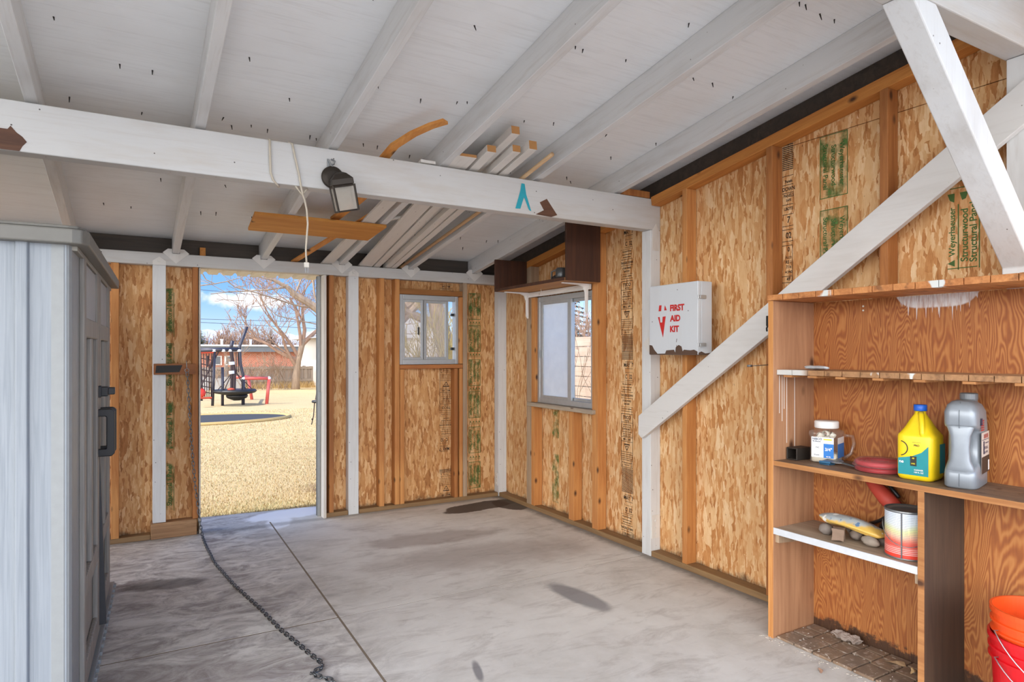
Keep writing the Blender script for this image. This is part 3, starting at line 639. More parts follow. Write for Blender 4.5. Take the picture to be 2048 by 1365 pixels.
# debris on it
def leaf(x, y, z, a, s, l, c):
    bm = NB(); pts = []
    for t in range(12):
        q = 2*math.pi*t/12; rr = s*(.6+.4*abs(math.cos(q)))*(.8+.25*((t*7) % 3)/2)
        p = V((rr*math.cos(q), rr*.5*math.sin(q), .006*math.sin(2*q)+.004)); p.rotate(__import__('mathutils').Euler((0, 0, a))); pts.append(V((x, y, z))+p)
    cc = bm.verts.new((x, y, z+.013)); vs = [bm.verts.new(p) for p in pts]
    for i in range(12): bm.faces.new((cc, vs[i], vs[(i+1) % 12]))
    o = mk('dead_leaf', bm, plain('leaf_'+c[1:], c, .8), org=(x, y, z)); s_ = o.modifiers.new('s', 'SOLIDIFY'); s_.thickness = .001
    return lab(o, l, 'leaf')
leaf(2.93, 1.66, .014, 2.2, .045, 'long pale dry leaf on the paving against the plywood back', '#a88a68'); leaf(2.92, 1.58, .014, .4, .03, 'crumpled yellowish leaf on the paving near the dark upright', '#c9ab7c'); leaf(2.60, 1.80, .001, 1, .02, 'small brown leaf on the concrete in front of the brick paving', '#9a7660')
bm = NB(); blob(bm, (2.965, 1.90, .034), (.035, .08, .02), 11, 4, .5); r_ = random.Random(2)
for v in bm.verts: v.co += V((math.sin(v.co.y*90+v.co.z*60)*.006, math.sin(v.co.x*120)*.006, math.sin(v.co.y*140+v.co.x*50)*.006))
bm; lab(mk('crumpled_rag', bm, plain('grey_rag', '#9a8c82', .9), org=(2.965, 1.9, .012), smooth=False), 'crumpled grey rag lying on the paving against the plywood back', 'rag')
r = random.Random(9); bm = NB()
for _ in range(130):
    y = r.uniform(1.45, 2.2); x = 2.69+r.gauss(0, .018) if r.random() < .6 else r.uniform(2.72, 3.0); s = r.uniform(.002, .007)
    m = M.Translation((x, y, .014 if x > 2.71 else .002)) @ M.Rotation(r.uniform(0, 6), 4, 'Z'); obox(bm, m, s*r.uniform(1, 3), s, .002)
T(mk('floor_litter', bm, plain('litter', '#c9c0b4', .9)), 'crumbs and paint flakes scattered along the edge of the brick paving', 'litter', kind='stuff')
bm = NB(); blob(bm, (2.80, 1.385, .03), (.035, .03, .032), 4, 2, .3); lab(mk('rubble_lump', bm, plain('tan_lump', '#c9ad84', .95), org=(2.8, 1.385, 0)), 'tan lump of rubble on the floor at the foot of the dark upright', 'rubble')
# ------------------------------------------------------------------ things on the third shelf
Z3 = .8712
bm = NB(); rect = [(2.060, Z3), (2.117, Z3), (2.117, Z3+.058), (2.060, Z3+.058)]
e = .005
def tubeprof(bm, x0, x1, y0, y1, z0, z1, t):
    o1 = [(y0, z0), (y1, z0), (y1, z1), (y0, z1)]; o2 = [(y0+t, z0+t), (y1-t, z0+t), (y1-t, z1-t), (y0+t, z1-t)]
    A_ = [[bm.verts.new((x, a, b)) for a, b in o] for x in (x0, x1) for o in (o1, o2)]
    for i in range(4):
        j = (i+1) % 4
        bm.faces.new((A_[0][i], A_[0][j], A_[2][j], A_[2][i])); bm.faces.new((A_[1][i], A_[1][j], A_[3][j], A_[3][i]))
        bm.faces.new((A_[0][i], A_[0][j], A_[1][j], A_[1][i])); bm.faces.new((A_[2][i], A_[2][j], A_[3][j], A_[3][i]))
tubeprof(bm, 2.79, 2.90, 2.058, 2.118, Z3, Z3+.06, .006)
lab(mk('square_tube', bm, plain('dark_steel', '#3c3631', .55, .5), bev=.003, org=(2.85, 2.09, Z3)), 'short black square steel tube on the shelf beside the jar', 'tube')
# jar of fittings
jx, jy, jr = 2.885, 1.965, R(18)
j = empty('fittings_jar', (jx, jy, Z3), 'clear jar of pipe fittings with white lid and blue label on the shelf', 'jar')
def loft(name, prof, cx, cy, mat, parent, e=6, rot=0, ratio=1., smooth=True, n=40, cap=True, sub=0):
    bm = NB(); skin(bm, [sring(bm, cx, cy, z, a, a*ratio, ee, n, rot) for a, z, ee in [(p+(e,))[:3] for p in prof]], cap)
    return mk(name, bm, mat, parent, smooth=smooth, sub=sub)
loft('body', [(.052, Z3), (.062, Z3+.006), (.062, Z3+.12), (.067, Z3+.135), (.066, Z3+.15), (.05, Z3+.158, 3), (.05, Z3+.165, 2)], jx, jy, m_clearp, j, 7, jr)
loft('contents', [(.05, Z3+.004), (.057, Z3+.008), (.057, Z3+.045)], jx, jy, plain('pvc_cream', '#e6ddc8', .4), j, 7, jr)
r = random.Random(4)
for q in range(14):
    bm = NB(); a = r.uniform(0, 6.28); rr = r.uniform(.0, .034); m = M.Translation((jx+rr*math.cos(a), jy+rr*math.sin(a), Z3+r.uniform(.06, .142))) @ M.Rotation(r.uniform(0, 3), 4, 'X') @ M.Rotation(r.uniform(0, 3), 4, 'Y')
    lathe(bm, [(.013, -.012), (.015, -.012), (.015, .012), (.013, .012), (.011, .0)], n=14, m=m, cap=False); mk('pipe_fitting', bm, plain('pvc_white%d' % (q % 2), '#ece6d6', .35), j, smooth=True)
loft('lid', [(.052, Z3+.165, 2), (.054, Z3+.167, 2), (.054, Z3+.195, 2), (.050, Z3+.199, 2)], jx, jy, plain('white_lid', '#e4e2df', .4), j, 2, jr)
def local(cx, cy, z, yaw):
    """x along the face to the viewer's right, y up, z out of the face; yaw = direction the face looks to"""
    n = V((math.cos(yaw), math.sin(yaw), 0)); u = V((0,0,1)).cross(n)
    m = M((u, V((0,0,1)), n)).transposed().to_4x4(); m.translation = (cx, cy, z); return m
def labelquad(name, m, x0, x1, y0, y1, mat, parent, dz=.0):
    bm = NB(); poly(bm, [m @ V(p) for p in ((x0, y0, dz), (x1, y0, dz), (x1, y1, dz), (x0, y1, dz))]); return mk(name, bm, mat, parent)
m_lw = plain('label_white', '#ebebea', .5); m_lb = plain('label_blue', '#1f77c9', .45); m_yel = plain('label_yellow', '#e3d21e', .5); m_tint = plain('text_grey', '#4a5568', .6); m_wht = plain('text_white', '#f2f2f0', .5)
# left face (towards -x) is the white text face, the next face carries the blue field
fa = local(jx+.0625*math.cos(jr+math.pi), jy+.0625*math.sin(jr+math.pi), Z3, jr+math.pi); fb = local(jx+.0625*math.cos(jr-math.pi/2), jy+.0625*math.sin(jr-math.pi/2), Z3, jr-math.pi/2)
labelquad('label', fa, -.05, .05, .028, .125, m_lw, j, .001); labelquad('label', fb, -.05, .05, .028, .125, m_lw, j, .001)
labelquad('label_field', fa, .005, .05, .028, .095, m_lb, j, .0016); labelquad('label_field', fb, -.05, .05, .028, .095, m_lb, j, .0016); labelquad('label_field', fa, .005, .042, .112, .118, m_yel, j, .0017)
def words(m, items, mat, parent, name='lettering', dz=.0022):
    s = Stamp(m @ M.Translation((0, 0, dz)))
    for it in items: s.t(*it)
    s.done(parent, mat, name)
words(fa, [('NIBCO', -.024, .115, .014), ('90 Elbows', -.026, .104, .009), ('25 pack', -.026, .04, .008), ('PVC', -.022, .075, .009)], m_tint, j); words(fa, [('3/4"', .027, .068, .02), ('90 Elb', .027, .034, .008)], m_wht, j)
bm = NB(); tube(bm, [(jx+.06, jy-.055, Z3+.13), (jx+.095, jy-.07, Z3+.125), (jx+.10, jy-.075, Z3+.09), (jx+.09, jy-.065, Z3+.04), (jx+.06, jy-.05, Z3+.02)], .008, 10); mk('handle', bm, m_clearp, j, smooth=True)
# putty knife with blue clip
kx, ky = 2.84, 1.86
pk = empty('putty_knife', (kx, ky, Z3), 'grey metal scraper with a blue clip lying in front of the jar', 'scraper')
bm = NB(); prism(bm, [(kx-.035, ky+.075, Z3+.016), (kx+.035, ky+.06, Z3+.03), (kx+.018, ky+.0, Z3+.02), (kx-.0, ky-.01, Z3+.013), (kx-.02, ky+.015, Z3+.012)], (0, 0, .002)); mk('blade', bm, m_steel, pk)
bm = NB(); m, L = frame_of((kx+.005, ky+.01, Z3+.016), (kx+.005, ky-.075, Z3+.006)); box(bm, -.008, .008, -.004, .004, 0, L); bm.transform(m); mk('handle', bm, plain('dark_grey_grip', '#4b4a4a', .6), pk, bev=.002)
bm = NB(); box(bm, kx-.04, kx+.005, ky+.035, ky+.085, Z3, Z3+.009); tube(bm, [(kx-.045, ky+.08, Z3+.012), (kx-.035, ky+.03, Z3+.012)], .007, 8); mk('clip', bm, plain('blue_steel', '#3d6f94', .4, .5), pk, bev=.001)
# coil of red tubing in a clear case
hx, hy = 2.865, 1.695
hc = empty('tubing_pack', (hx, hy, Z3), 'round clear pack of coiled red tubing lying on the shelf', 'pack')
for kx_, (rr, zz) in enumerate([(r0, z0) for z0 in (.012, .036) for r0 in (.05, .068, .086)]):
    bm = NB(); tube(bm, [(hx+rr*math.cos(t*math.pi/20), hy+rr*math.sin(t*math.pi/20), Z3+zz) for t in range(41)], .0112, 8); mk('coil', bm, plain('red_tube%d' % (kx_ % 2), ('#b3242e', '#c2303a')[kx_ % 2], .35), hc, smooth=True)
bm = NB(); lathe(bm, [(.032, Z3+.04), (.038, Z3+.05), (.05, Z3+.054), (.088, Z3+.054), (.1, Z3+.044), (.102, Z3+.03), (.108, Z3+.029), (.108, Z3+.026), (.102, Z3+.025), (.1, Z3+.006), (.088, Z3+.0005), (.03, Z3+.0005)], (hx, hy, 0), 48, cap=False); mk('case', bm, glassm('clear_blister', .3, '#d9a8a8', .12), hc, smooth=True)
# yellow jug
yx, yy, yr = 2.845, 1.51, R(8)
yj = empty('yellow_jug', (yx, yy, Z3), 'yellow plastic cleaner jug with blue cap and teal label', 'jug')
m_ye = plain('yellow_plastic', '#f0cf1c', .35); m_ye2 = plain('yellow_plastic_dusty', '#d9bf4a', .5)
loft('body', [(.058, Z3), (.066, Z3+.004), (.071, Z3+.016), (.071, Z3+.175), (.069, Z3+.186), (.064, Z3+.192), (.052, Z3+.215, 3), (.034, Z3+.25, 2.5), (.021, Z3+.272, 2), (.019, Z3+.285, 2)], yx, yy, m_ye, yj, 5, yr)
for ang in (yr+R(180)+R(-2), ):
    d = V((math.cos(ang+R(28)), math.sin(ang+R(28)), 0)); bm = NB(); c0 = V((yx, yy, Z3))
    tube(bm, [c0+d*.066+V((0,0,.182)), c0+d*.063+V((0,0,.20)), c0+d*.052+V((0,0,.235)), c0+d*.032+V((0,0,.266)), c0+d*.015+V((0,0,.275))], [.011, .0105, .0105, .011, .012], 10); mk('handle', bm, m_ye, yj, smooth=True)
loft('cap', [(.023, Z3+.284), (.0245, Z3+.286), (.0245, Z3+.308), (.022, Z3+.31)], yx, yy, plain('blue_cap', '#1f5fc4', .4), yj, 2)
ya_ = yr+math.pi; m = local(yx+.0718*math.cos(ya_), yy+.0718*math.sin(ya_), Z3, ya_)
m_teal = plain('teal_label', '#0f8a92', .4)
bm = NB(); poly(bm, [m @ V(p) for p in ((-.058, .022, 0), (.055, .022, 0), (.055, .145, 0), (.03, .118, 0), (-.005, .1, 0), (-.058, .088, 0))]); mk('label', bm, m_teal, yj)
mb = local(yx+.0718*math.cos(yr-math.pi/2), yy+.0718*math.sin(yr-math.pi/2), Z3, yr-math.pi/2); labelquad('label', mb, .0, .058, .03, .15, m_teal, yj)
s = Stamp(m @ M.Translation((0, 0, .0008)))
for i in range(16):
    a0, a1 = R(-80+i*10), R(-70+i*10); 
    s.p([(-.052+.032*math.cos(a0), .13+.032*math.sin(a0)), (-.052+.032*math.cos(a1), .13+.032*math.sin(a1)), (-.052+.028*math.cos(a1), .13+.028*math.sin(a1)), (-.052+.028*math.cos(a0), .13+.028*math.sin(a0))])
s.t('PRO', .012, .145, .011); s.q(-.005, .028, .157, .1578); s.q(-.012, .012, .06, .1); s.done(yj, plain('label_black', '#26241a', .5), 'lettering')
words(m, [('128 FL OZ', .02, .035, .008), ('CLEANER', .02, .045, .008), ('ne', -.045, .075, .018)], m_wht, yj); words(m @ M.Translation((0, 0, .001)), [('48', 0, .092, .009), ('USES', 0, .07, .007)], m_yel, yj)
# grey oil jug
gx, gy, gr = 2.862, 1.345, R(14)
gj = empty('oil_jug', (gx, gy, Z3), 'large silver-grey oil jug with a moulded grip and label on the shelf', 'jug')
m_gr = plain('silver_plastic', '#8f969d', .33, .25)
def gp(x, y, z): return V((gx+x*math.cos(gr)-y*math.sin(gr), gy+x*math.sin(gr)+y*math.cos(gr), Z3+z))
def gring(bm, x0, x1, hy, z, e=5, n=32):
    o = []
    for k_ in range(n):
        t = 2*math.pi*k_/n; c, s_ = math.cos(t), math.sin(t)
        o.append(bm.verts.new(gp((x0+x1)/2+(x1-x0)/2*math.copysign(abs(c)**(2/e), c), hy*math.copysign(abs(s_)**(2/e), s_), z)))
    return o
bm = NB(); W5 = .058
skin(bm, [gring(bm, -.10, .105, .050, 0), gring(bm, -.112, .112, W5, .008), gring(bm, -.112, .112, W5, .055), gring(bm, -.108, .112, W5-.001, .07), gring(bm, -.07, .112, W5-.001, .088), gring(bm, -.045, .112, W5-.001, .10),
          gring(bm, -.04, .112, W5-.001, .15), gring(bm, -.04, .112, W5-.001, .21), gring(bm, -.06, .112, W5-.001, .228), gring(bm, -.105, .112, W5, .24), gring(bm, -.112, .108, W5, .25), gring(bm, -.112, .085, W5, .295),
          gring(bm, -.105, .06, .05, .322, 4), gring(bm, -.085, .02, .036, .336, 3.5), gring(bm, -.07, -.0, .025, .34, 3)])
mk('body', bm, m_gr, gj, smooth=True)
bm = NB(); gpz = [(-.085, .05), (-.088, .085), (-.09, .11), (-.09, .16), (-.09, .205), (-.087, .235), (-.08, .262)]
skin(bm, [gring(bm, x-.022, x+.016, h, z, 3, 20) for (x, z), h in zip(gpz, (.052, .044, .034, .031, .034, .044, .052))]); mk('grip', bm, m_gr, gj, smooth=True)
bm = NB(); m = M.Translation(gp(.05, 0, .312)) @ M.Rotation(gr, 4, 'Z'); lathe(bm, [(.026, -.02), (.026, .012), (.029, .014), (.029, .026), (.031, .028), (.031, .05), (.027, .053)], n=28, m=m); mk('cap', bm, plain('grey_cap', '#7c8084', .4, .2), gj, smooth=False, bev=.001)
bm = NB(); tube(bm, [gp(-.1125, 0, .01), gp(-.1135, 0, .06), ], .0012, 6); tube(bm, [gp(-.113, 0, .235), gp(-.113, 0, .298), gp(-.09, 0, .335)], .0012, 6); mk('mould_seam', bm, plain('seam_grey', '#5c6268', .5), gj)
ga = gr-math.pi/2; m = local(*gp(.02, -.0588, 0)[:2], Z3, ga)
labelquad('label', m, -.065, .075, .055, .215, plain('oil_label', '#c9bdb2', .5), gj); labelquad('label_field', m, -.06, .075, .055, .12, plain('oil_label_dark', '#3a302a', .5), gj, .0006); labelquad('label_field', m, .05, .073, .06, .1, m_lw, gj, .001)
s = Stamp(m @ M.Translation((0, 0, .001)))
for i in range(5): s.p([(-.075+q*.008, .222+i*.009+(.003 if q % 2 else 0)) for q in range(8)]+[(-.075+q*.008, .2265+i*.009+(.003 if q % 2 else 0)) for q in range(7, -1, -1)])
for i in range(4): s.q(-.02+i*.02, -.01+i*.02, .19, .207)
s.done(gj, plain('flag_red', '#b3302c', .5), 'flag_print')
s = Stamp(m @ M.Translation((0, 0, .0013))); s.q(-.078, -.05, .245, .272); s.q(-.03, -.015, .13, .18); s.q(.0, .06, .17, .173); s.q(-.05, .06, .185, .187); s.t('MOTOR OIL', .01, .152, .014); s.t('SAE 5W-30', .015, .135, .012); s.done(gj, plain('flag_navy', '#2a2f52', .5), 'lettering')
# ------------------------------------------------------------------ low shelf
Z4 = .5415
m_st = [plain('stone%d' % i, c, .9) for i, c in enumerate(('#8a8078', '#7b6e64', '#95897c'))]
def stone(x, y, s, seed, l, mi=0, z=None, name='stone'):
    bm = NB(); blob(bm, (x, y, (z or Z4)+s[2]*.92), s, seed, 3, .3); o = mk(name, bm, m_st[mi], org=(x, y, z or Z4), smooth=True); return lab(o, l, 'stone')
stone(2.83, 1.925, (.044, .038, .031), 1, 'rounded grey stone at the left end of the pile under the yellow bag')
bm = NB(); m = M.Translation((2.775, 1.83, Z4+.03)) @ M.Rotation(.5, 4, 'Z') @ M.Rotation(.12, 4, 'Y')
obox(bm, m, .075, .05, .054); bmesh.ops.subdivide_edges(bm, edges=bm.edges[:], cuts=2, use_grid_fill=True)
r = random.Random(3)
for v in bm.verts: v.co += V((r.uniform(-.003, .003), r.uniform(-.003, .003), r.uniform(-.003, .003)))
lab(mk('brick_chunk', bm, plain('brick_chunk', '#86705f', .95), bev=.003, org=(2.775, 1.83, Z4)), 'squarish brown brick chunk at the front of the stone pile', 'brick')
stone(2.85, 1.79, (.037, .036, .029), 5, 'small rounded stone behind and right of the brick chunk', 1)
stone(2.80, 1.70, (.03, .048, .024), 6, 'long flat stone in front of the paint can', 2)
stone(2.885, 1.69, (.03, .034, .026), 8, 'dark stone tucked beside the paint can', 1); stone(2.92, 1.85, (.03, .03, .028), 12, 'grey stone at the back of the pile beneath the bag', 0)
# bag of powder
k = NT('printed_bag', .3); o_ = k.obj(); n = k.noise(o_, 16, 3); z_ = k.sep(o_)[2]
c = k.mix(k.step(k.math('ADD', z_, k.math('MULTIPLY', n, .05)), .042, .056), '#d9b25a', '#aab0b0'); c = k.mix(k.ramp(k.noise(o_, 34, 3), [(.6, 0.), (.64, .9)]), c, '#54789c'); c = k.mix(k.ramp(k.noise(o_, 24, 2), [(.63, 0.), (.66, 1.)]), c, '#e6e4dc'); m_bag = k.out(c, bump=n, bs=.5)
bg = empty('powder_bag', (2.85, 1.81, Z4+.056), 'crumpled yellow and blue plastic bag lying on the stones', 'bag')
bm = NB(); bp = [(2.85, 1.965, .085), (2.85, 1.94, .08), (2.85, 1.925, .078), (2.85, 1.90, .076), (2.845, 1.85, .08), (2.845, 1.79, .075), (2.85, 1.73, .063), (2.855, 1.68, .052), (2.86, 1.66, .048)]
wv = (.04, .046, .05, .053, .054, .054, .052, .05, .044); hv = (.003, .014, .022, .026, .028, .028, .026, .018, .004); r = random.Random(8); rings = []
for (x, y, z), a, b in zip(bp, wv, hv): rings.append([bm.verts.new((x+a*math.cos(t*math.pi/10)*(1+r.uniform(-.2, .2)), y+r.uniform(-.006, .006), Z4+z+b*math.sin(t*math.pi/10)*(1+r.uniform(-.35, .35)))) for t in range(20)])
skin(bm, rings); mk('sack', bm, m_bag, bg, smooth=True, sub=1)
# red handled tool
rt = empty('hand_tool', (2.95, 1.70, Z4), 'dusty red tool with black tubes leaning behind the paint can', 'tool')
bm = NB(); tube(bm, [(2.955, 1.80, Z4+.272), (2.95, 1.77, Z4+.25), (2.94, 1.71, Z4+.20), (2.935, 1.66, Z4+.16)], [.02, .03, .036, .034], 14); mk('body', bm, plain('dusty_red', '#b8402f', .6), rt, smooth=True)
bm = NB(); tube(bm, [(2.985, 1.835, Z4+.302), (2.97, 1.81, Z4+.28), (2.955, 1.795, Z4+.268)], [.013, .013, .016], 10); mk('nozzle', bm, m_black, rt, smooth=True)
bm = NB(); tube(bm, [(2.985, 1.76, Z4+.302), (2.97, 1.70, Z4+.24), (2.955, 1.66, Z4+.21)], .008, 8); mk('tube', bm, m_black, rt, smooth=True)
bm = NB(); tube(bm, [(2.985, 1.82, Z4+.05), (2.96, 1.75, Z4+.085), (2.945, 1.69, Z4+.13)], .008, 8); tube(bm, [(2.96, 1.735, Z4+.004), (2.955, 1.72, Z4+.06), (2.94, 1.68, Z4+.14)], [.03, .026, .024], 12); mk('base', bm, m_black, rt, smooth=True)
# paint can
px, py = 2.82, 1.552
pcn = empty('paint_can', (px, py, Z4), 'paint can with white-to-red gradient label on the low shelf', 'can')
k = NT('can_label', .4); z_ = k.sep(k.obj())[2]; yv = k.sep(k.obj())[1]
n = k.noise(k.obj(), 5, 2); c = k.ramp(k.math('ADD', k.math('DIVIDE', z_, .2), k.math('MULTIPLY', k.math('SUBTRACT', n, .5), .35)), [(.0, '#d93a2b'), (.32, '#e8604a'), (.45, '#e6b89a'), (.58, '#dfe0a0'), (.72, '#d9e2e4'), (1., '#cdd6e4')])
li = k.math('SINE', k.math('MULTIPLY', z_, 900.)); c = k.mix(k.math('MULTIPLY', k.math('GREATER_THAN', k.math('MULTIPLY', li, k.noise(k.mapn(k.obj(), sca=(90, 90, 12)), 1, 2)), .34), k.math('MULTIPLY', k.math('GREATER_THAN', z_, .05), .55)), c, '#5a5f74')
c = k.mix(k.math('MULTIPLY', k.math('MULTIPLY', k.math('GREATER_THAN', li, .2), k.math('MULTIPLY', k.math('GREATER_THAN', z_, .02), k.math('LESS_THAN', z_, .05))), .6), c, '#f0e4e0'); m_can = k.out(c)
bm = NB(); lathe(bm, [(.080, .004), (.0815, .006), (.0815, .190), (.080, .192)], (px, py, Z4), 48); mk('label', bm, m_can, pcn, smooth=False)
bm = NB(); lathe(bm, [(.081, .0), (.084, .001), (.084, .005), (.081, .007)], (px, py, Z4), 48); mk('rim', bm, m_steel, pcn, smooth=True)
bm = NB(); lathe(bm, [(.081, .190), (.084, .192), (.084, .199), (.081, .201), (.078, .199), (.072, .193)], (px, py, Z4), 48); mk('rim', bm, m_steel, pcn, smooth=True)
bm = NB(); lathe(bm, [(.0, .192), (.06, .193), (.07, .197), (.0725, .197), (.074, .19), (.03, .188)], (px, py, Z4), 48, cap=False); mk('lid', bm, plain('can_lid', '#a49a90', .45, .5), pcn, smooth=True)
am = R(150); bm = NB(); box(bm, -.0018, .0018, -.0025, .0025, .006, .19); bm.transform(M.Translation((px+.0825*math.cos(R(196)), py+.0825*math.sin(R(196)), Z4)) @ M.Rotation(R(196), 4, 'Z')); mk('seam', bm, plain('seam_dark', '#6a6a6c', .4, .6), pcn)
bm = NB(); e0, e1 = R(118), R(298); pts = []
for i in range(21):
    t = i/20; a_ = e0+(e1-e0)*t; rr = .089; pts.append((px+rr*math.cos(a_), py+rr*math.sin(a_), Z4+.142-.085*math.sin(math.pi*t)**.8))
tube(bm, pts, .0016, 6); mk('bail', bm, m_steel, pcn, smooth=True)
bm = NB(); blob(bm, (2.80, 1.99, 1.325), (.06, .075, .011), 21, 3, .6); lab(mk('crumpled_paper', bm, plain('pale_paper', '#c3cbd0', .6), org=(2.8, 1.99, 1.315)), 'crumpled pale paper lying on the left end of the second shelf', 'paper')
# ------------------------------------------------------------------ nested buckets
bx, by = 2.825, 1.085
def bucket(name, z0, h, r0, r1, mat, l):
    b = empty(name, (bx, by, z0), l, 'bucket')
    bm = NB(); t = .003
    lathe(bm, [(r0, z0), (r1-.006, z0+h-.09), (r1+.004, z0+h-.088), (r1+.004, z0+h-.082), (r1-.004, z0+h-.08), (r1-.003, z0+h-.055), (r1+.005, z0+h-.053), (r1+.005, z0+h-.047), (r1-.002, z0+h-.045), (r1, z0+h-.02), (r1+.006, z0+h-.018), (r1+.006, z0+h), (r1-.002, z0+h), (r1-t-.006, z0+h-.09), (r0-t, z0+t)], (bx, by, 0), 56); mk('body', bm, mat, b, smooth=False, bev=0)
    return b
m_or = plain('orange_plastic', '#f0531c', .35); m_rd = plain('red_plastic', '#d4141e', .35)
b1 = bucket('bucket', 0, .372, .128, .149, m_rd, 'red plastic bucket on the floor at lower right, holding an orange bucket'); b2 = bucket('bucket', .098, .37, .122, .1425, m_or, 'orange plastic bucket nested inside the red bucket')
def bail(b, zc_, r1, drop):
    bm = NB(); a0 = R(148); pts = []
    c = V((bx, by, zc_)); ax = V((math.cos(a0), math.sin(a0), 0)); out = V((math.cos(a0+R(90)), math.sin(a0+R(90)), 0))
    for i in range(25):
        t = math.pi*i/24; pts.append(c+ax*(r1+.012)*math.cos(t)+out*(r1+.014)*math.sin(t)*.98+V((0, 0, -drop*math.sin(t))))
    pts = [c+ax*(r1-.002)+V((0,0,0))]+pts+[c-ax*(r1-.002)]; tube(bm, pts, .0022, 6); mk('bail', bm, plain('wire_bright', '#c9c9cc', .3, .8), b, smooth=True)
bail(b1, .298, .149, .13); bail(b2, .394, .150, .17)
m = local(bx+.1425*math.cos(R(208)), by+.1425*math.sin(R(208)), 0, R(208)); s = Stamp(m @ M.Translation((0, 0, .002)))
s.t('H', .045, .19, .11); s.done(b1, plain('bucket_white', '#f1eeee', .5), 'lettering')
# ------------------------------------------------------------------ first aid box
fk = empty('first_aid_box', (2.99, 3.06, 1.39), 'white metal first aid box with red lettering hung on the right wall', 'first aid box')
FX, Y0, Y1, Z0, Z1 = 2.938, 2.847, 3.276, 1.385, 1.832
bm = NB(); box(bm, FX+.03, 3.058, Y0, Y1, Z0, Z1); mk('case', bm, m_kit, fk, bev=.004)
bm = NB(); box(bm, FX, FX+.029, Y0, Y1, Z0, Z1); mk('door', bm, m_kit, fk, bev=.004)
m = local(FX-.0006, (Y0+Y1)/2, 0, math.pi)
s = Stamp(m @ M.Translation((0, 0, .0004))); w = (Y1-Y0)/2
s.p([(-.126, 1.665), (-.102, 1.665), (-.098, 1.703), (-.12, 1.703)]); s.p([(-.074, 1.668), (-.05, 1.668), (-.068, 1.702)]); s.p([(-.132, 1.628), (-.115, 1.628), (-.11, 1.592), (-.092, 1.592), (-.088, 1.628), (-.06, 1.63), (-.085, 1.493)])
for tx, y in (('FIRST', 1.678), ('AID', 1.612), ('KIT', 1.545)):
    me = txt(tx, .052, M.Identity(4)); x0 = min(v.co.x for v in me.vertices); bpy.data.meshes.remove(me); s.t(tx, -.02-x0, y, .052, 0, 1., .05)
s.done(fk, m_red, 'lettering', 'red first aid lettering')
bm = NB(); zz = Z0+.001; pts = [(-w+.002, zz), (w-.002, zz), (w-.002, zz+.018), (w-.03, zz+.03), (w-.06, zz+.026), (w-.115, zz+.03), (w-.125, zz+.02), (w-.135, zz+.05), (w-.16, zz+.06), (w-.185, zz+.045), (w-.19, zz+.012), (w-.2, zz+.03), (w-.27, zz+.026), (w-.28, zz+.006), (w-.35, zz+.004), (w-.38, zz+.03), (w-.40, zz+.058), (-w+.002, zz+.062)]
poly(bm, [m @ V((a, b, .0005)) for a, b in pts]); box(bm, FX+.002, 3.055, Y0+.002, Y1-.002, Z0-.002, Z0); mk('rusted_edge', bm, m_rust, fk, label='rusty flaked lower edge')
bm = NB(); poly(bm, [(x, Y0-.0006, z) for x, z in ((FX+.004, Z0), (3.05, Z0), (3.05, Z0+.012), (3.0, Z0+.008), (FX+.03, Z0+.02), (FX+.004, Z0+.012))]); mk('rusted_edge', bm, m_rust, fk)
for z in (1.735, 1.445):
    bm = NB(); box(bm, FX+.01, FX+.06, Y0-.012, Y0, z-.011, z+.011); tube(bm, [(FX-.002, Y0-.006, z-.012), (FX-.002, Y0-.006, z+.012)], .005, 8); box(bm, FX-.003, FX+.012, Y0-.009, Y0-.003, z-.006, z+.006); mk('latch', bm, m_alu, fk, bev=.002)
for z in (1.435, 1.475):
    bm = NB(); poly(bm, [m @ V((a, b, .0005)) for a, b in ((.032, z-.012), (.036, z-.012), (.041, z+.01), (.037, z+.01))]); mk('scratch', bm, m_rust, fk)
# eye hook and black latch by the brace
bm = NB(); tube(bm, [(3.06, 2.44, 1.33), (3.0, 2.47, 1.325), (2.985, 2.48, 1.324)], .0025, 6); lathe(bm, [(.012, -.006), (.015, -.006), (.015, .006), (.012, .006), (.012, -.006)], (2.97, 2.49, 1.324), 16, cap=False)
lab(mk('hook', bm, m_steel, smooth=True, org=(3.06, 2.44, 1.33)), 'small metal ring hook sticking out below the diagonal brace', 'hook')
bm = NB(); box(bm, 3.005, 3.026, 2.40, 2.41, 1.545, 1.60); tube(bm, [(3.01, 2.40, 1.55), (2.995, 2.398, 1.53), (3.0, 2.40, 1.515)], .005, 6)
lab(mk('latch', bm, m_black, org=(3.01, 2.40, 1.55)), 'small black latch on the brace where it passes behind the shelves', 'latch')
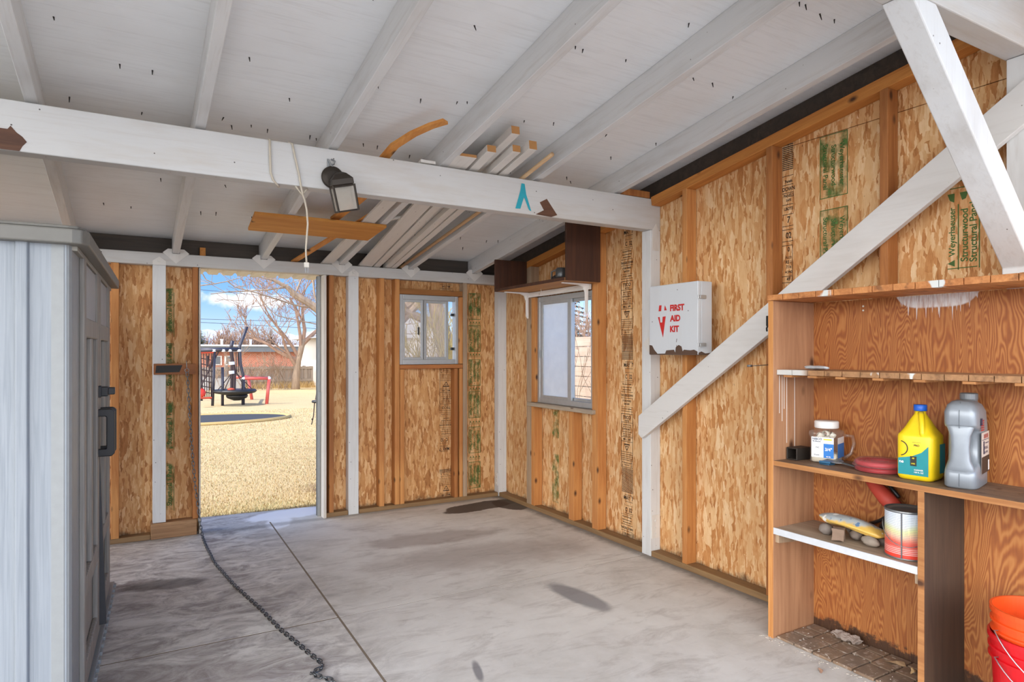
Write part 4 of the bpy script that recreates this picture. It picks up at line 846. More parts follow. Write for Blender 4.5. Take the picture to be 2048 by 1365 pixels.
# ------------------------------------------------------------------ dark cabinet over the right window
cb = empty('wall_cabinet', (2.9, 4.5, 1.93), 'dark brown open wall shelf box above the right window', 'cabinet')
bm = NB(); box(bm, 2.735, 3.058, 5.03, 5.05, 1.932, 2.215); mk('end_panel', bm, m_cabdark, cb, bev=.002)
bm = NB(); box(bm, 2.745, 3.058, 3.953, 3.973, 1.932, 2.378); mk('end_panel', bm, m_cabdark, cb, bev=.002)
bm = NB(); box(bm, 2.742, 3.058, 3.973, 5.03, 1.934, 1.954); mk('bottom_board', bm, m_caby, cb, bev=.001)
bm = NB(); box(bm, 2.738, 2.742, 3.973, 5.03, 1.932, 1.956); mk('edge_strip', bm, m_cabdark, cb)
for y, l in ((4.975, 'white metal shelf bracket under the left end of the dark cabinet'), (4.09, 'white metal shelf bracket under the right end of the dark cabinet')):
    bm = NB(); pts = [(2.80, 1.931), (3.036, 1.931), (3.036, 1.70), (3.02, 1.72), (3.018, 1.86), (3.0, 1.902), (2.96, 1.918), (2.80, 1.923)]
    prism(bm, [(x, y-.012, z) for x, z in pts], (0, .024, 0)); lab(mk('shelf_bracket', bm, paint('white_metal', '#e9e7e2', 2, .5, .1), bev=.001, org=(2.9, y, 1.7)), l, 'bracket', 'white shelf brackets')
bm = NB(); blob(bm, (2.9, 4.27, 1.985), (.045, .09, .03), 3, 2, .3); g = empty('small_engine', (2.9, 4.27, 1.954), 'black and silver gadget sitting in the dark cabinet', 'gadget'); mk('base', bm, m_black, g, smooth=True)
bm = NB(); lathe(bm, [(.0, .02), (.045, .02), (.048, .03), (.048, .085), (.04, .1), (.0, .1)], (2.89, 4.23, 1.96), 20, cap=False); mk('canister', bm, plain('smoky_grey', '#5d5f60', .3, .4), g, smooth=True)
bm = NB(); tube(bm, [(2.87, 4.34, 1.97), (2.87, 4.34, 2.04), (2.88, 4.30, 2.05), (2.88, 4.26, 2.03)], .008, 8); mk('pipe', bm, m_steel, g, smooth=True)
bm = NB(); tube(bm, [(2.95, 4.62, 1.937), (2.95, 4.62, 1.91), (2.945, 4.63, 1.895), (2.95, 4.645, 1.885), (2.955, 4.66, 1.895)], .003, 6); lab(mk('cup_hook', bm, m_offwhite, smooth=True, org=(2.95, 4.62, 1.93)), 'small cup hook under the dark cabinet', 'hook')
# ------------------------------------------------------------------ lantern on the large beam
ln = empty('wall_lantern', (.895, 3.38, 2.31), 'bronze lantern with clouded glass hanging from the large beam', 'lantern')
bm = NB(); lathe(bm, [(.03, 0), (.052, .002), (.058, .006), (.058, .014), (.05, .02), (.046, .02), (.042, .026), (.03, .028)], n=32, m=M.Translation((.885, 3.398, 2.305)) @ M.Rotation(R(90), 4, 'X')); mk('back_plate', bm, m_lantern, ln, smooth=True)
bm = NB(); box(bm, .858, .868, 3.393, 3.398, 2.34, 2.40); tube(bm, [(.863, 3.39, 2.395), (.875, 3.385, 2.37), (.885, 3.385, 2.355)], .004, 6); tube(bm, [(.88, 3.395, 2.4), (.895, 3.385, 2.39), (.89, 3.385, 2.375), (.88, 3.39, 2.37)], .005, 6); mk('hanger', bm, m_steel, ln, smooth=False)
LM = M.Translation((.905, 3.305, 2.29)) @ M.Rotation(R(15), 4, 'Y').inverted() @ M.Rotation(R(-12), 4, 'X')
LM = M.Translation((.905, 3.312, 2.285)) @ M.Rotation(R(-14), 4, 'Y') @ M.Rotation(R(8), 4, 'X') @ M.Rotation(R(-8), 4, 'Z')
bm = NB(); rr = []
for a_, z in ((.052, -.035), (.054, -.03), (.054, -.005), (.05, 0.0), (.03, .022), (.01, .032)): rr.append([bm.verts.new(LM @ V((x*a_, y*a_, z))) for x, y in ((-1,-1), (1,-1), (1,1), (-1,1))])
skin(bm, rr); mk('hood', bm, m_lantern, ln, bev=.004)
bm = NB()
for x, y in ((-1,-1), (1,-1), (1,1), (-1,1)):
    a_, b_ = LM @ V((x*.053, y*.053, -.035)), LM @ V((x*.05, y*.05, -.165)); tube(bm, [a_, b_], .0055, 6)
for i, (p, q) in enumerate((((-1,-1), (1,-1)), ((1,-1), (1,1)), ((1,1), (-1,1)), ((-1,1), (-1,-1)))):
    for z, w_ in ((-.163, .05), (-.04, .053)): tube(bm, [LM @ V((p[0]*w_, p[1]*w_, z)), LM @ V((q[0]*w_, q[1]*w_, z))], .0045, 6)
mk('frame', bm, m_lantern, ln)
bm = NB()
for p, q in (((-1,-1), (1,-1)), ((1,-1), (1,1)), ((1,1), (-1,1)), ((-1,1), (-1,-1))): poly(bm, [LM @ V((p[0]*.049, p[1]*.049, -.16)), LM @ V((q[0]*.049, q[1]*.049, -.16)), LM @ V((q[0]*.051, q[1]*.051, -.04)), LM @ V((p[0]*.051, p[1]*.051, -.04))])
mk('glass', bm, glassm('clouded_glass', .55, '#dcd8cc', .12), ln, label='clouded glass')
bm = NB(); tube(bm, [(.885, 3.375, 2.30), (.893, 3.35, 2.305), (.903, 3.315, 2.31)], .009, 8); mk('arm', bm, m_lantern, ln, smooth=True)
# cord looped over the beam
cdm = plain('cord_white', '#c2b8a6', .8)
ct = empty('hanging_cord', (.68, 3.39, 2.45), 'off-white cord looped over the large beam, hanging down to a plug', 'cord')
bm = NB(); tube(bm, [(.578, 3.5, 2.40), (.576, 3.46, 2.459), (.576, 3.42, 2.459), (.576, 3.392, 2.45), (.577, 3.391, 2.37), (.580, 3.392, 2.29), (.592, 3.394, 2.255), (.615, 3.41, 2.236), (.625, 3.43, 2.233)], .0055, 8); mk('loop', bm, cdm, ct, smooth=True)
bm = NB(); tube(bm, [(.67, 3.5, 2.40), (.668, 3.46, 2.459), (.672, 3.42, 2.46), (.684, 3.391, 2.447), (.697, 3.39, 2.38), (.716, 3.39, 2.30), (.726, 3.39, 2.235), (.735, 3.40, 2.205), (.750, 3.42, 2.18), (.763, 3.43, 2.13), (.768, 3.43, 2.06), (.762, 3.43, 1.98), (.758, 3.43, 1.92), (.762, 3.43, 1.86)], .005, 8); tube(bm, [(.70, 3.40, 2.24), (.715, 3.405, 2.225), (.735, 3.41, 2.20), (.755, 3.41, 2.228), (.765, 3.42, 2.236)], .0045, 8); mk('drop', bm, cdm, ct, smooth=True)
bm = NB(); box(bm, .75, .774, 3.422, 3.438, 1.835, 1.862); mk('plug', bm, m_offwhite, ct, bev=.003)
bm = NB(); box(bm, .754, .757, 3.428, 3.432, 1.81, 1.836); box(bm, .767, .770, 3.428, 3.432, 1.81, 1.836); mk('prong', bm, m_steel, ct)
# ------------------------------------------------------------------ timber stored overhead
pl = lambda y: 2.1525+.146*(5.56-y)
m_brd = wood('honey_board', '#b4722c', '#d69a4c', 0, .8)
bm = NB(); n_ = V((0, .148, 1)).normalized(); q = lambda x, y: V((x, y, zr(y)-.002))-n_*.0
prism(bm, [V((.665, 4.47, zr(4.47)))-n_*.002, V((1.55, 4.47, zr(4.47)))-n_*.002, V((1.515, 4.80, zr(4.80)))-n_*.002, V((.672, 4.80, zr(4.80)))-n_*.002], -n_*.022)
lab(mk('loose_board', bm, m_brd, bev=.003, org=(1.1, 4.6, 2.27)), 'short honey-coloured board fixed flat under the rafters above the doorway', 'board')
def stick(name, x0, x1, ye, w, h, mat, l, c='board', lift=0., ys=5.64, seg=None, cut=True):
    zz = lambda y: pl(y)+lift+h/2+.001
    o = member(name, (x0, ys, zz(ys)), (x1, ye, zz(ye)), w, h, mat, bev=.002)
    lab(o, l, c, 'white timber lengths stored on the beams')
    if cut:
        m_ = o.matrix_world; L = (V((x1, ye, zz(ye)))-V((x0, ys, zz(ys)))).length; bm = NB(); box(bm, -w/2+.001, w/2-.001, -h/2+.001, h/2-.001, 0, .0015); bm.transform(m_ @ M.Translation((0, 0, L)))
        kid(o, 'sawn_end', bm, m_cut)
m_trim = paint('white_trim_board', '#d5d0c8', 2, .4, .3)
stick('trim_board', 1.41, 1.43, 3.42, .09, .018, m_trim, 'flat white board lying against the left side of a rafter above the doorway', cut=False)
stick('trim_board', 1.745, 1.60, 3.27, .115, .018, m_trim, 'wide white board ending furthest left in the stack on the beam')
stick('trim_board', 1.845, 1.70, 3.17, .055, .04, m_trim, 'narrow white moulding right of the wide white board, darker cut end', lift=.0)
stick('trim_board', 1.90, 1.765, 3.02, .05, .045, m_trim, 'tallest-ending white moulding of the stack on the beam', lift=.045)
stick('trim_board', 1.945, 1.83, 3.12, .05, .04, m_trim, 'white moulding in the middle of the stack with two stepped ends'); stick('trim_board', 2.0, 1.90, 3.06, .05, .05, m_trim, 'rightmost white moulding of the stack on the beam')
bm = NB(); tube(bm, [(2.062, 5.63, pl(5.63)+.013), (2.085, 4.0, pl(4.0)+.013), (2.055, 3.1, pl(3.1)+.016)], .0125, 12); lab(mk('dowel', bm, wood('dowel_wood', '#b59068', '#d6b68c', 1), smooth=True, org=(2.06, 5.6, 2.16)), 'round wooden dowel lying beside the stacked white boards', 'dowel')
m_strip = wood('orange_strip', '#b9722e', '#dd9f52', 1, .9)
def strip(pts, w, h, l, mat=m_strip, tw=0):
    bm = NB(); rings = []
    for i, p in enumerate(pts):
        p = V(p); t = (V(pts[min(i+1, len(pts)-1)])-V(pts[max(i-1, 0)])).normalized(); x = t.cross(V((0,0,1))).normalized(); y = x.cross(t)
        rings.append([bm.verts.new(p+x*a+y*b) for a, b in ((-w/2, -h/2), (w/2, -h/2), (w/2, h/2), (-w/2, h/2))])
    skin(bm, rings); return lab(mk('wood_strip', bm, mat, bev=.001, org=pts[0]), l, 'strip')
strip([(1.14, 5.6, pl(5.6)+.008), (1.28, 4.9, pl(4.9)+.012), (1.38, 4.5, pl(4.5)+.02), (1.46, 4.2, pl(4.2)+.035), (1.49, 3.95, pl(3.95)+.05), (1.49, 3.8, pl(3.8)+.06)], .05, .012, 'long bent orange strip running up from the back beam behind the honey board')
strip([(1.19, 3.62, 2.45), (1.19, 3.47, 2.475), (1.205, 3.35, 2.51), (1.26, 3.22, 2.545), (1.32, 3.12, 2.568), (1.37, 3.05, 2.578)], .05, .016, 'broken orange strip poking up over the large beam near a rafter')
strip([(1.20, 4.55, zr(4.55)+.03), (1.25, 4.2, zr(4.2)+.03), (1.28, 3.9, zr(3.9)+.03)], .06, .018, 'short orange stick with dark stamp just right of the lantern')
bm = NB(); 
sp = Stamp(M.Translation((1.215, 4.44, zr(4.44)+.0195)) @ M.Rotation(R(180-8), 4, 'X') @ M.Rotation(R(20), 4, 'Z')); 
strip([(1.52, 4.5, zr(4.5)-.025+.03), (1.56, 4.42, zr(4.42)+.02), (1.64, 4.35, zr(4.35)+.025), (1.72, 4.33, zr(4.33)+.02), (1.80, 4.34, zr(4.34)+.005)], .03, .012, 'curled white strip with orange tip right of the honey board', m_trim)
bm = NB(); box(bm, .435, .475, 5.60, 5.645, 2.148, 2.215); lab(mk('wood_offcut', bm, m_strip, bev=.002, org=(.45, 5.62, 2.148)), 'small orange offcut standing on the back beam over the doorway', 'offcut')
bm = NB(); tube(bm, [(-.23, 5.558, 2.11), (-.235, 5.545, 2.105), (-.225, 5.54, 2.12), (-.21, 5.545, 2.125)], .004, 6); lab(mk('hook', bm, m_black, org=(-.23, 5.558, 2.11), smooth=True), 'small black hook on the back beam above the grey shed', 'hook')
# ------------------------------------------------------------------ chain by the doorway
bm = NB(); box(bm, .118, .40, 5.538, 5.558, 1.232, 1.314)
cl = lab(mk('wood_cleat', bm, wood('cleat_wood', '#7c4a26', '#9c6438', 0), bev=.003, org=(.26, 5.55, 1.23)), 'horizontal wooden block across the white post, smeared with black paint', 'block')
k = NT('black_smear', .6); k.put(k.p.inputs['Alpha'], k.ramp(k.noise(k.mapn(k.obj(), sca=(8, 30, 30)), 1, 4), [(.25, .35), (.45, 1.)])); m_sm = k.out('#17130f')
bm = NB(); prism(bm, [(.13, 5.5378, 1.245), (.29, 5.5378, 1.25), (.31, 5.5378, 1.302), (.135, 5.5378, 1.30)], (0, -.0006, 0)); o = mk('black_smear', bm, m_sm, label='black paint smear'); o.parent = cl; o.location = -V(cl['_o'])
bm = NB(); tube(bm, [(.335, 5.538, 1.335), (.337, 5.525, 1.325), (.338, 5.52, 1.29), (.34, 5.525, 1.275)], .003, 6); lathe(bm, [(.012, -.003), (.016, -.003), (.016, .003), (.012, .003), (.012, -.003)], n=14, m=M.Translation((.34, 5.525, 1.262)) @ M.Rotation(R(90), 4, 'X'), cap=False)
lab(mk('hook', bm, m_steel, smooth=True, org=(.335, 5.538, 1.33)), 'steel hook and ring on the wooden block holding the chain', 'hook')
path = [(.341, 5.522, 1.245), (.345, 5.526, 1.19), (.36, 5.53, .9), (.375, 5.53, .66), (.395, 5.53, .40), (.418, 5.52, .2), (.43, 5.5, .08), (.437, 5.42, .018), (.44, 5.2, .008), (.443, 5.085, .008), (.455, 4.70, .008), (.514, 4.19, .008), (.587, 3.757, .008), (.63, 3.424, .008), (.677, 3.185, .008), (.703, 3.05, .008), (.722, 2.97, .008), (.722, 2.93, .008), (.70, 2.895, .008), (.668, 2.90, .008), (.66, 2.875, .008), (.69, 2.83, .008), (.72, 2.785, .008), (.735, 2.74, .008)]
def resample(p, d):
    p = [V(a) for a in p]; o = [p[0]]; acc = 0
    for a, b in zip(p, p[1:]):
        L = (b-a).length; t = d-acc
        while t <= L: o.append(a.lerp(b, t/L)); t += d
        acc = (acc+L) % d
    return o
pts = resample(path, .031)
ch = empty('chain', (.341, 5.522, 1.245), 'steel chain hanging by the doorway and trailing across the concrete floor', 'chain')
lk = NB(); lp = []
for i in range(17):
    t = 2*math.pi*i/16; lp.append((.0085*math.cos(t), 0, .0105*(1 if math.sin(t) >= 0 else -1)*(abs(math.sin(t))**.01 if 0 else 1)*(1 if abs(math.sin(t)) > .01 else 0)+.0085*math.sin(t)))
tube(lk, lp, .003, 6, False)
lme = bpy.data.meshes.new('chain_link'); lk.to_mesh(lme); lk.free(); lme.materials.append(m_chain)
for p in lme.polygons: p.use_smooth = True
mats_ = []
for i, (a, b) in enumerate(zip(pts, pts[1:])):
    m, L = frame_of(a, b, (0, 0, 1) if abs((b-a).normalized().z) < .8 else (0, 1, 0)); m = m @ M.Translation((0, 0, L/2)) @ M.Rotation(R(90*(i % 2)+ (40 if a.z < .05 else 0)), 4, 'Z'); mats_.append((m, a))
mats_.sort(key=lambda q: q[1].length)
for m, a in mats_[:100]:
    o = bpy.data.objects.new('chain_link', lme); col.objects.link(o); o.parent = ch; o.matrix_local = M.Translation(-V(ch['_o'])) @ m
bm = NB()
for m, a in mats_[100:]:
    g = bmesh.new(); g.from_mesh(lme); g.transform(m); t_ = bpy.data.meshes.new('t'); g.to_mesh(t_); g.free(); bm.from_mesh(t_); bpy.data.meshes.remove(t_)
if bm.verts:
    o = mk('upper_links', bm, m_chain, ch, smooth=True); o['kind'] = 'stuff'
# ------------------------------------------------------------------ resin storage shed
rs = bpy.data.objects.new('resin_shed', None); col.objects.link(rs); T(rs, 'grey plastic storage shed with dark double doors at the left edge', 'storage shed')
rs['_o'] = [0, 0, 0]; rs.location = (-.2, 2.80, 0); rs.rotation_euler = (0, 0, -.032)
k = NT('resin_wall', .5); o_ = k.obj(); x_, y_, z_ = k.sep(o_)
g_ = k.noise(k.mapn(o_, sca=(70, 70, 2.2)), 1, 3, .5, 1.2); m_rw = k.out(k.mix(k.ramp(g_, [(.4, 0.), (.66, .5)]), '#8b9196', '#737a80'), bump=g_, bs=.35, bd=.003)
k = NT('resin_door', .6); o_ = k.obj(); g_ = k.noise(k.mapn(o_, sca=(60, 60, 2)), 1, 4, .6, .5); m_rd_ = k.out(k.ramp(g_, [(.3, '#787269'), (.7, '#9a948a')]), bump=g_, bs=.3, bd=.003)
k = NT('resin_vent', .6); x_, y_, z_ = k.sep(k.obj()); m_vent = k.out('#a9acae', bump=k.math('MULTIPLY', k.math('SINE', k.math('MULTIPLY', y_, 420.)), k.math('SINE', k.math('MULTIPLY', z_, 420.))), bs=.6, bd=.004)
m_lid = plain('resin_lid', '#6d6b64', .5); m_trimr = plain('resin_trim', '#8f9291', .5)
LEN, HW = 1.78, 1.80
def rpt(bm, *a): box(bm, *a)
bm = NB(); box(bm, -1.3, -.012, -.0, .04, .02, HW)
mk('side_wall', bm, m_rw, rs)
for x in (-1.1, -.78, -.46, -.14):   # moulded ribs
    bm = NB(); prism(bm, [(x-.022, 0, .02), (x-.016, -.013, .02), (x+.016, -.013, .02), (x+.022, 0, .02)], (0, 0, HW-.02)); mk('rib', bm, m_rw, rs, bev=.003)
bm = NB(); pp = [(-.06, 0), (-.02, -.002), (-.005, .006), (.002, .02), (.004, .05), (.004, .23), (-.02, .23), (-.02, .04), (-.06, .04)]
prism(bm, [(x, y, .02) for x, y in pp], (0, 0, HW-.02)); mk('corner_post', bm, m_trimr, rs, bev=.004)
bm = NB(); box(bm, -.03, .004, 1.62, LEN, .02, HW-.03); mk('corner_post', bm, m_trimr, rs, bev=.004)
bm = NB(); box(bm, -1.3, -.03, LEN-.04, LEN, .02, HW-.02); box(bm, -1.3, -1.26, .04, LEN-.04, .02, HW-.02); mk('rear_walls', bm, m_rw, rs)
for i, (y0, y1) in enumerate(((.235, .915), (.93, 1.615))):
    bm = NB(); box(bm, -.03, .0, y0, y1, .06, HW-.025)
    for ya2, yb2, za, zb in ((y0, y0+.07, .06, HW-.03), (y1-.1, y1, .06, HW-.03), (y0+.07, y1-.1, .06, .16), (y0+.07, y1-.1, HW-.34, HW-.26), (y0+.07, y1-.1, .42, .50), ((y0+y1)/2-.045, (y0+y1)/2+.015, .50, HW-.34)): box(bm, 0, .022, ya2, yb2, za, zb)
    d = mk('door', bm, m_rd_, rs, bev=.006)
    d['_o'] = [0, 0, 0]
    bm = NB(); box(bm, 0, .012, y0+.07, y1-.1, HW-.26, HW-.04); mk('vent', bm, m_vent, d)
    yh = y1-.055 if i == 0 else y0+.05
    bm = NB(); hp = [(.012, .905), (.075, .905), (.088, .918), (.088, 1.118), (.075, 1.13), (.012, 1.13), (.012, 1.095), (.05, 1.095), (.054, 1.09), (.054, .945), (.05, .94), (.012, .94)]
    prism(bm, [(x, yh-.016, z) for x, z in hp], (0, .032, 0)); box(bm, .008, .016, yh-.022, yh+.022, .88, .945); box(bm, .008, .016, yh-.022, yh+.022, 1.09, 1.15); mk('handle', bm, m_black, d, bev=.006, seg=3)
    if i == 0:
        bm = NB(); box(bm, .012, .02, y1-.075, y1-.015, 1.16, 1.27); mk('hasp_plate', bm, m_steel, d, bev=.002)
        bm = NB(); box(bm, .012, .034, y1-.07, y1-.02, 1.185, 1.24); box(bm, .03, .06, y1-.06, y1+.015, 1.19, 1.235); box(bm, .055, .085, y1-.01, y1+.03, 1.195, 1.23); mk('hasp', bm, m_black, d, bev=.004)
        bm = NB(); prism(bm, [(.012, y1-.012, .90), (.024, y1-.012, .90), (.05, y1-.015, .09), (.012, y1-.015, .09)], (0, .02, 0)); mk('astragal', bm, plain('charcoal_strip', '#38383a', .5), d, bev=.003)
bm = NB(); box(bm, -.03, .034, -.01, LEN+.02, 0, .022); 
for y in [i*.09 for i in range(20)]: box(bm, .022, .045, y+.03, y+.07, 0, .018)
mk('base_rail', bm, m_trimr, rs, bev=.003)
bm = NB(); lidp = [(-1.36, -.05), (.01, -.05), (.038, -.04), (.05, -.015), (.058, .0), (.058, LEN+.02), (-1.36, LEN+.02)]
prism(bm, [(x, y, 1.782) for x, y in lidp], (0, 0, .052)); prism(bm, [(x*.99-.012, y*.99+.006, 1.834) for x, y in lidp], (0, 0, .012)); mk('lid', bm, m_lid, rs, bev=.008, seg=3)
bm = NB(); box(bm, -.02, .02, .02, LEN-.02, 1.765, 1.783); mk('lid_rail', bm, plain('lid_rail', '#8a8579', .5), rs, bev=.003)

# ================================================================== outdoors
k = NT('dry_lawn', .95); o_ = k.obj(); n = k.noise(o_, 1.1, 5, .65); n2 = k.noise(o_, 34, 4, .7); n3 = k.noise(o_, .35, 3)
c = k.ramp(n2, [(.3, '#a58d62'), (.5, '#bda57a'), (.72, '#d3c19a')]); c = k.mix(k.ramp(n, [(.5, 0.), (.75, .45)]), c, '#a58d62'); c = k.mix(k.ramp(n3, [(.45, 0.), (.7, .4)]), c, '#cbb78a')
y_ = k.sep(o_)[1]; c = k.mix(k.math('MULTIPLY', k.step(y_, 6.9, 6.1), k.ramp(n, [(.35, 0.), (.6, .6)])), c, '#8f9358')
dd = k.n('VectorMath', operation='DISTANCE'); k.put(dd.inputs[0], k.mapn(o_, sca=(1, 1.3, 1))); dd.inputs[1].default_value = (1.9, 9.0, 0)
c = k.mix(k.math('MULTIPLY', k.step(k.math('SUBTRACT', dd.outputs[1], k.math('MULTIPLY', n, .5)), .35, .0), .75), c, '#6e5240'); m_lawn = k.out(c, bump=n2, bs=.8, bd=.03)
bm = NB(); poly(bm, [(-60, 5.7, -.03), (90, 5.7, -.03), (90, 33, -.03), (-60, 33, -.03)]); poly(bm, [(-60, 33, -.03), (90, 33, -.03), (90, 120, -1.25), (-60, 120, -1.25)])
poly(bm, [(3.2, -1, -.03), (90, -1, -.03), (90, 5.7, -.03), (3.2, 5.7, -.03)]); S(mk('lawn', bm, m_lawn))
k = NT('unseen_bounce_ground', .85); n = k.noise(k.obj(), 6, 5); bm = NB(); poly(bm, [(-60, -60, -.03), (90, -60, -.03), (90, -1, -.03), (-60, -1, -.03)]); S(mk('unseen_bounce_ground', bm, k.out(k.ramp(n, [(.3, '#d8d1c6'), (.7, '#e8e2d8')]))))  # unseen ground, made pale to bounce light up to the ceiling
bm = NB(); poly(bm, [(-60, -1, -.03), (-1.9, -1, -.03), (-1.9, 5.7, -.03), (-60, 5.7, -.03)]); S(mk('unseen_side_ground', bm, plain('low_bounce_ground', '#6f665c', .95)))  # unseen ground, made dark to cut light bounced onto the ceiling
r = random.Random(1); bm = NB()
def blade(x, y, h):
    a = r.uniform(0, 6.28); w = .0022*(1+y/14); l = r.uniform(-.6, .6)*h; dx, dy = math.cos(a), math.sin(a)
    poly(bm, [(x-dx*w, y-dy*w, -.03), (x+dx*w, y+dy*w, -.03), (x+dy*l+.3*l, y-dx*l, -.03+h)])
for _ in range(120000):
    t = r.random(); y = 6.02+t**1.6*11; x = r.uniform(-1.6, 5.2)
    if .1 < x < 2 and y < 6.12: continue
    blade(x, y, r.uniform(.008, .026)*(1.2 if y < 7 else 1))
k = NT('straw', .9); rr_ = k.n('NewGeometry').outputs['Random Per Island']; m_straw = k.out(k.ramp(rr_, [(0, '#a58c60'), (.45, '#c0a97c'), (.85, '#d8c8a2'), (.93, '#959c70')]))
T(mk('grass_blades', bm, m_straw), 'dry yellow winter grass of the back lawn', 'grass', kind='stuff')
# in-ground trampoline
bm = NB(); prism(bm, [(1.2+1.68*math.cos(i*math.pi/32), 15.0+.95*math.sin(i*math.pi/32), -.03) for i in range(64)], (0, 0, .035))
tr = lab(mk('trampoline', bm, plain('trampoline_mat', '#45474c', .95, 0, .1), org=(1.2, 15, -.03)), 'dark flat trampoline set into the lawn beyond the doorway', 'trampoline')
bm = NB(); tube(bm, [(1.2+1.75*math.cos(i*math.pi/32), 15.0+1.0*math.sin(i*math.pi/32), -.005) for i in range(65)], .04, 6); o = mk('edge', bm, plain('straw_edge', '#b79d68', .9)); o.parent = tr; o.location = -V(tr['_o'])
# play frame
m_dk = plain('dark_pole', '#3c3a44', .45, .3); m_ro = plain('red_rope', '#b8452e', .7); m_dr = plain('dark_rope', '#3f3030', .8)
pf = empty('play_frame', (2.0, 19.2, -.03), 'dark pole playground frame with nets and round swings on the lawn', 'play frame')
def pole(name, pts, rr, mat, parent=pf, n=8):
    bm = NB(); tube(bm, pts, rr, n); return mk(name, bm, mat, parent, smooth=True)
PY = 19.0
def Q(u, v, y=PY): return W(u, v, 1, y)
for a, b, y in (((425, 812), (429, 704), PY), ((403, 803), (399, 702), 21.2), ((445, 812), (445, 735), PY)): pole('upright', [Q(*a, y), Q(*b, y)], .036, m_dk)
pole('upright', [Q(486, 811), Q(486, 750), Q(481, 730), Q(479, 694), Q(494, 654)], .04, m_dk); pole('upright', [Q(461, 700, 20.5), Q(465, 682, 20.5)], .05, m_dk)
bm = NB(); tube(bm, [Q(392, 702), Q(481, 699)], .05, 8); mk('crossbar', bm, m_dk, pf, smooth=True)
bm = NB(); tube(bm, [Q(392, 700, 20.8), Q(478, 698.5, 20.8)], .05, 8); mk('crossbar', bm, m_dk, pf, smooth=True)
for u in (428, 447, 460, 478):
    bm = NB(); tube(bm, [Q(u, 699), Q(u, 704)], .058, 8); mk('joint', bm, plain('white_joint', '#dfe0e2', .5), pf, smooth=True)
bm = NB()
for i in range(6): tube(bm, [Q(396+i*5.5, 706), Q(402+i*4, 796)], .012, 4)
for i in range(8): tube(bm, [Q(396, 716+i*11), Q(427, 722+i*11)], .012, 4)
mk('climbing_net', bm, m_dr, pf)
bm = NB(); tube(bm, [Q(396, 706), Q(428, 705)], .03, 6); mk('net_bar', bm, m_ro, pf)
bm = NB(); tube(bm, [Q(398, 797), Q(425, 796)], .03, 6); mk('net_bar', bm, m_ro, pf)
bm = NB(); tube(bm, [Q(428, 710), Q(420, 735), Q(414, 734), Q(415, 712)], .03, 6); tube(bm, [Q(437, 704), Q(402, 772)], .02, 5); tube(bm, [Q(462, 704), Q(469, 745), Q(468, 780), Q(469, 798)], .045, 8); tube(bm, [Q(464, 704), Q(463, 785)], .035, 8)
for u in (466, 472, 476): tube(bm, [Q(u, 705), Q(u+1, 745)], .012, 5)
for a, b in (((468, 742), (432, 785)), ((468, 742), (508, 783)), ((470, 742), (495, 784)), ((466, 742), (447, 785))): tube(bm, [Q(*a), Q(*b)], .012, 5)
mk('ropes', bm, m_dr, pf)
for v in (724, 742):
    bm = NB(); tube(bm, [Q(463.5, v), Q(464, v+6)], .075, 8); mk('joint', bm, plain('white_joint2', '#dfe0e2', .5), pf)
for u, v, rr, n_, l in ((470, 784, .56, 'disc_swing', 'large black disc'), (474, 794, .28, 'disc_swing', 'small black disc')):
    c_ = Q(u, v); bm = NB(); lathe(bm, [(rr*.3, -.1), (rr*.9, -.03), (rr, .02), (rr*.95, .06), (rr*.2, .05)], c_, 28); mk(n_, bm, m_black, pf, smooth=True, label=l)
bm = NB(); c_ = Q(463, 779); blob(bm, c_, (.12, .1, .05), 1); mk('seat', bm, m_ro, pf, smooth=True)
bm = NB(); lathe(bm, [(.02, -.05), (.1, -.04), (.13, 0), (.1, .04), (.02, .05)], n=18, m=M.Translation(Q(401, 786, 18.6)) @ M.Rotation(R(70), 4, 'X')); mk('disc_swing', bm, plain('red_disc', '#c8351e', .5), pf, smooth=True, label='red disc seat')
pole('rope', [Q(401, 786, 18.6), Q(401, 704, 18.6)], .012, m_dr)
gf = empty('goal_frame', (3.0, 19, -.03), 'low red tube frame with white corners beside the dark play frame', 'goal frame')
m_rp = plain('faded_red_tube', '#cf5a50', .45)
for a, b, y in (((533, 812), (538.5, 757), PY), ((504, 801), (497, 757), 21.0), ((487, 757), (538.5, 757), PY), ((468, 755.5), (497, 754), 21.0)): pole('tube', [Q(*a, y), Q(*b, y)], .045, m_rp, gf)
pole('tube', [Q(497, 754, 21.0), Q(487, 757)], .045, m_rp, gf)
pole('tube', [Q(487, 757), Q(486.5, 812, PY)], .04, m_dk, gf)
for u in (487, 538): 
    bm = NB(); blob(bm, Q(u, 757), (.055, .055, .055), 2, 2, .05); mk('corner', bm, plain('white_corner', '#e6e4e2', .5), gf, smooth=True)
# fence along the far side
def fence_mat(name, c1, c2, ax):
    k = NT(name, .9); s = [20.]*3; s[2] = 1.5; u = k.sep(k.obj())[ax]; rnd_ = k.n('TexWhiteNoise', noise_dimensions='1D'); k.put(rnd_.inputs[1], k.math('FLOOR', k.math('MULTIPLY', u, 7.14)))
    g = k.noise(k.mapn(k.obj(), sca=s), 1, 4); c = k.ramp(k.math('ADD', k.math('MULTIPLY', g, .6), k.math('MULTIPLY', rnd_.outputs[0], .4)), [(.25, c1), (.7, c2)]); return k.out(c)
bf = empty('wood_fence', (6, 27.5, 0), 'grey weathered board fence across the far side of the lawn', 'fence')
bm = NB(); x = -4.0; r = random.Random(6); m_fen = fence_mat('grey_fence', '#7d6f63', '#a89a8c', 0)
while x < 24: box(bm, x, x+.133, 27.5, 27.52, -.03, .83+r.uniform(-.02, .02)); x += .14
mk('boards', bm, m_fen, bf)
for z in (.22, .72):
    bm = NB(); box(bm, -4, 24, 27.44, 27.5, z, z+.1); mk('rail', bm, wood('fence_rail', '#8a7d70', '#aa9c8c', 0), bf)
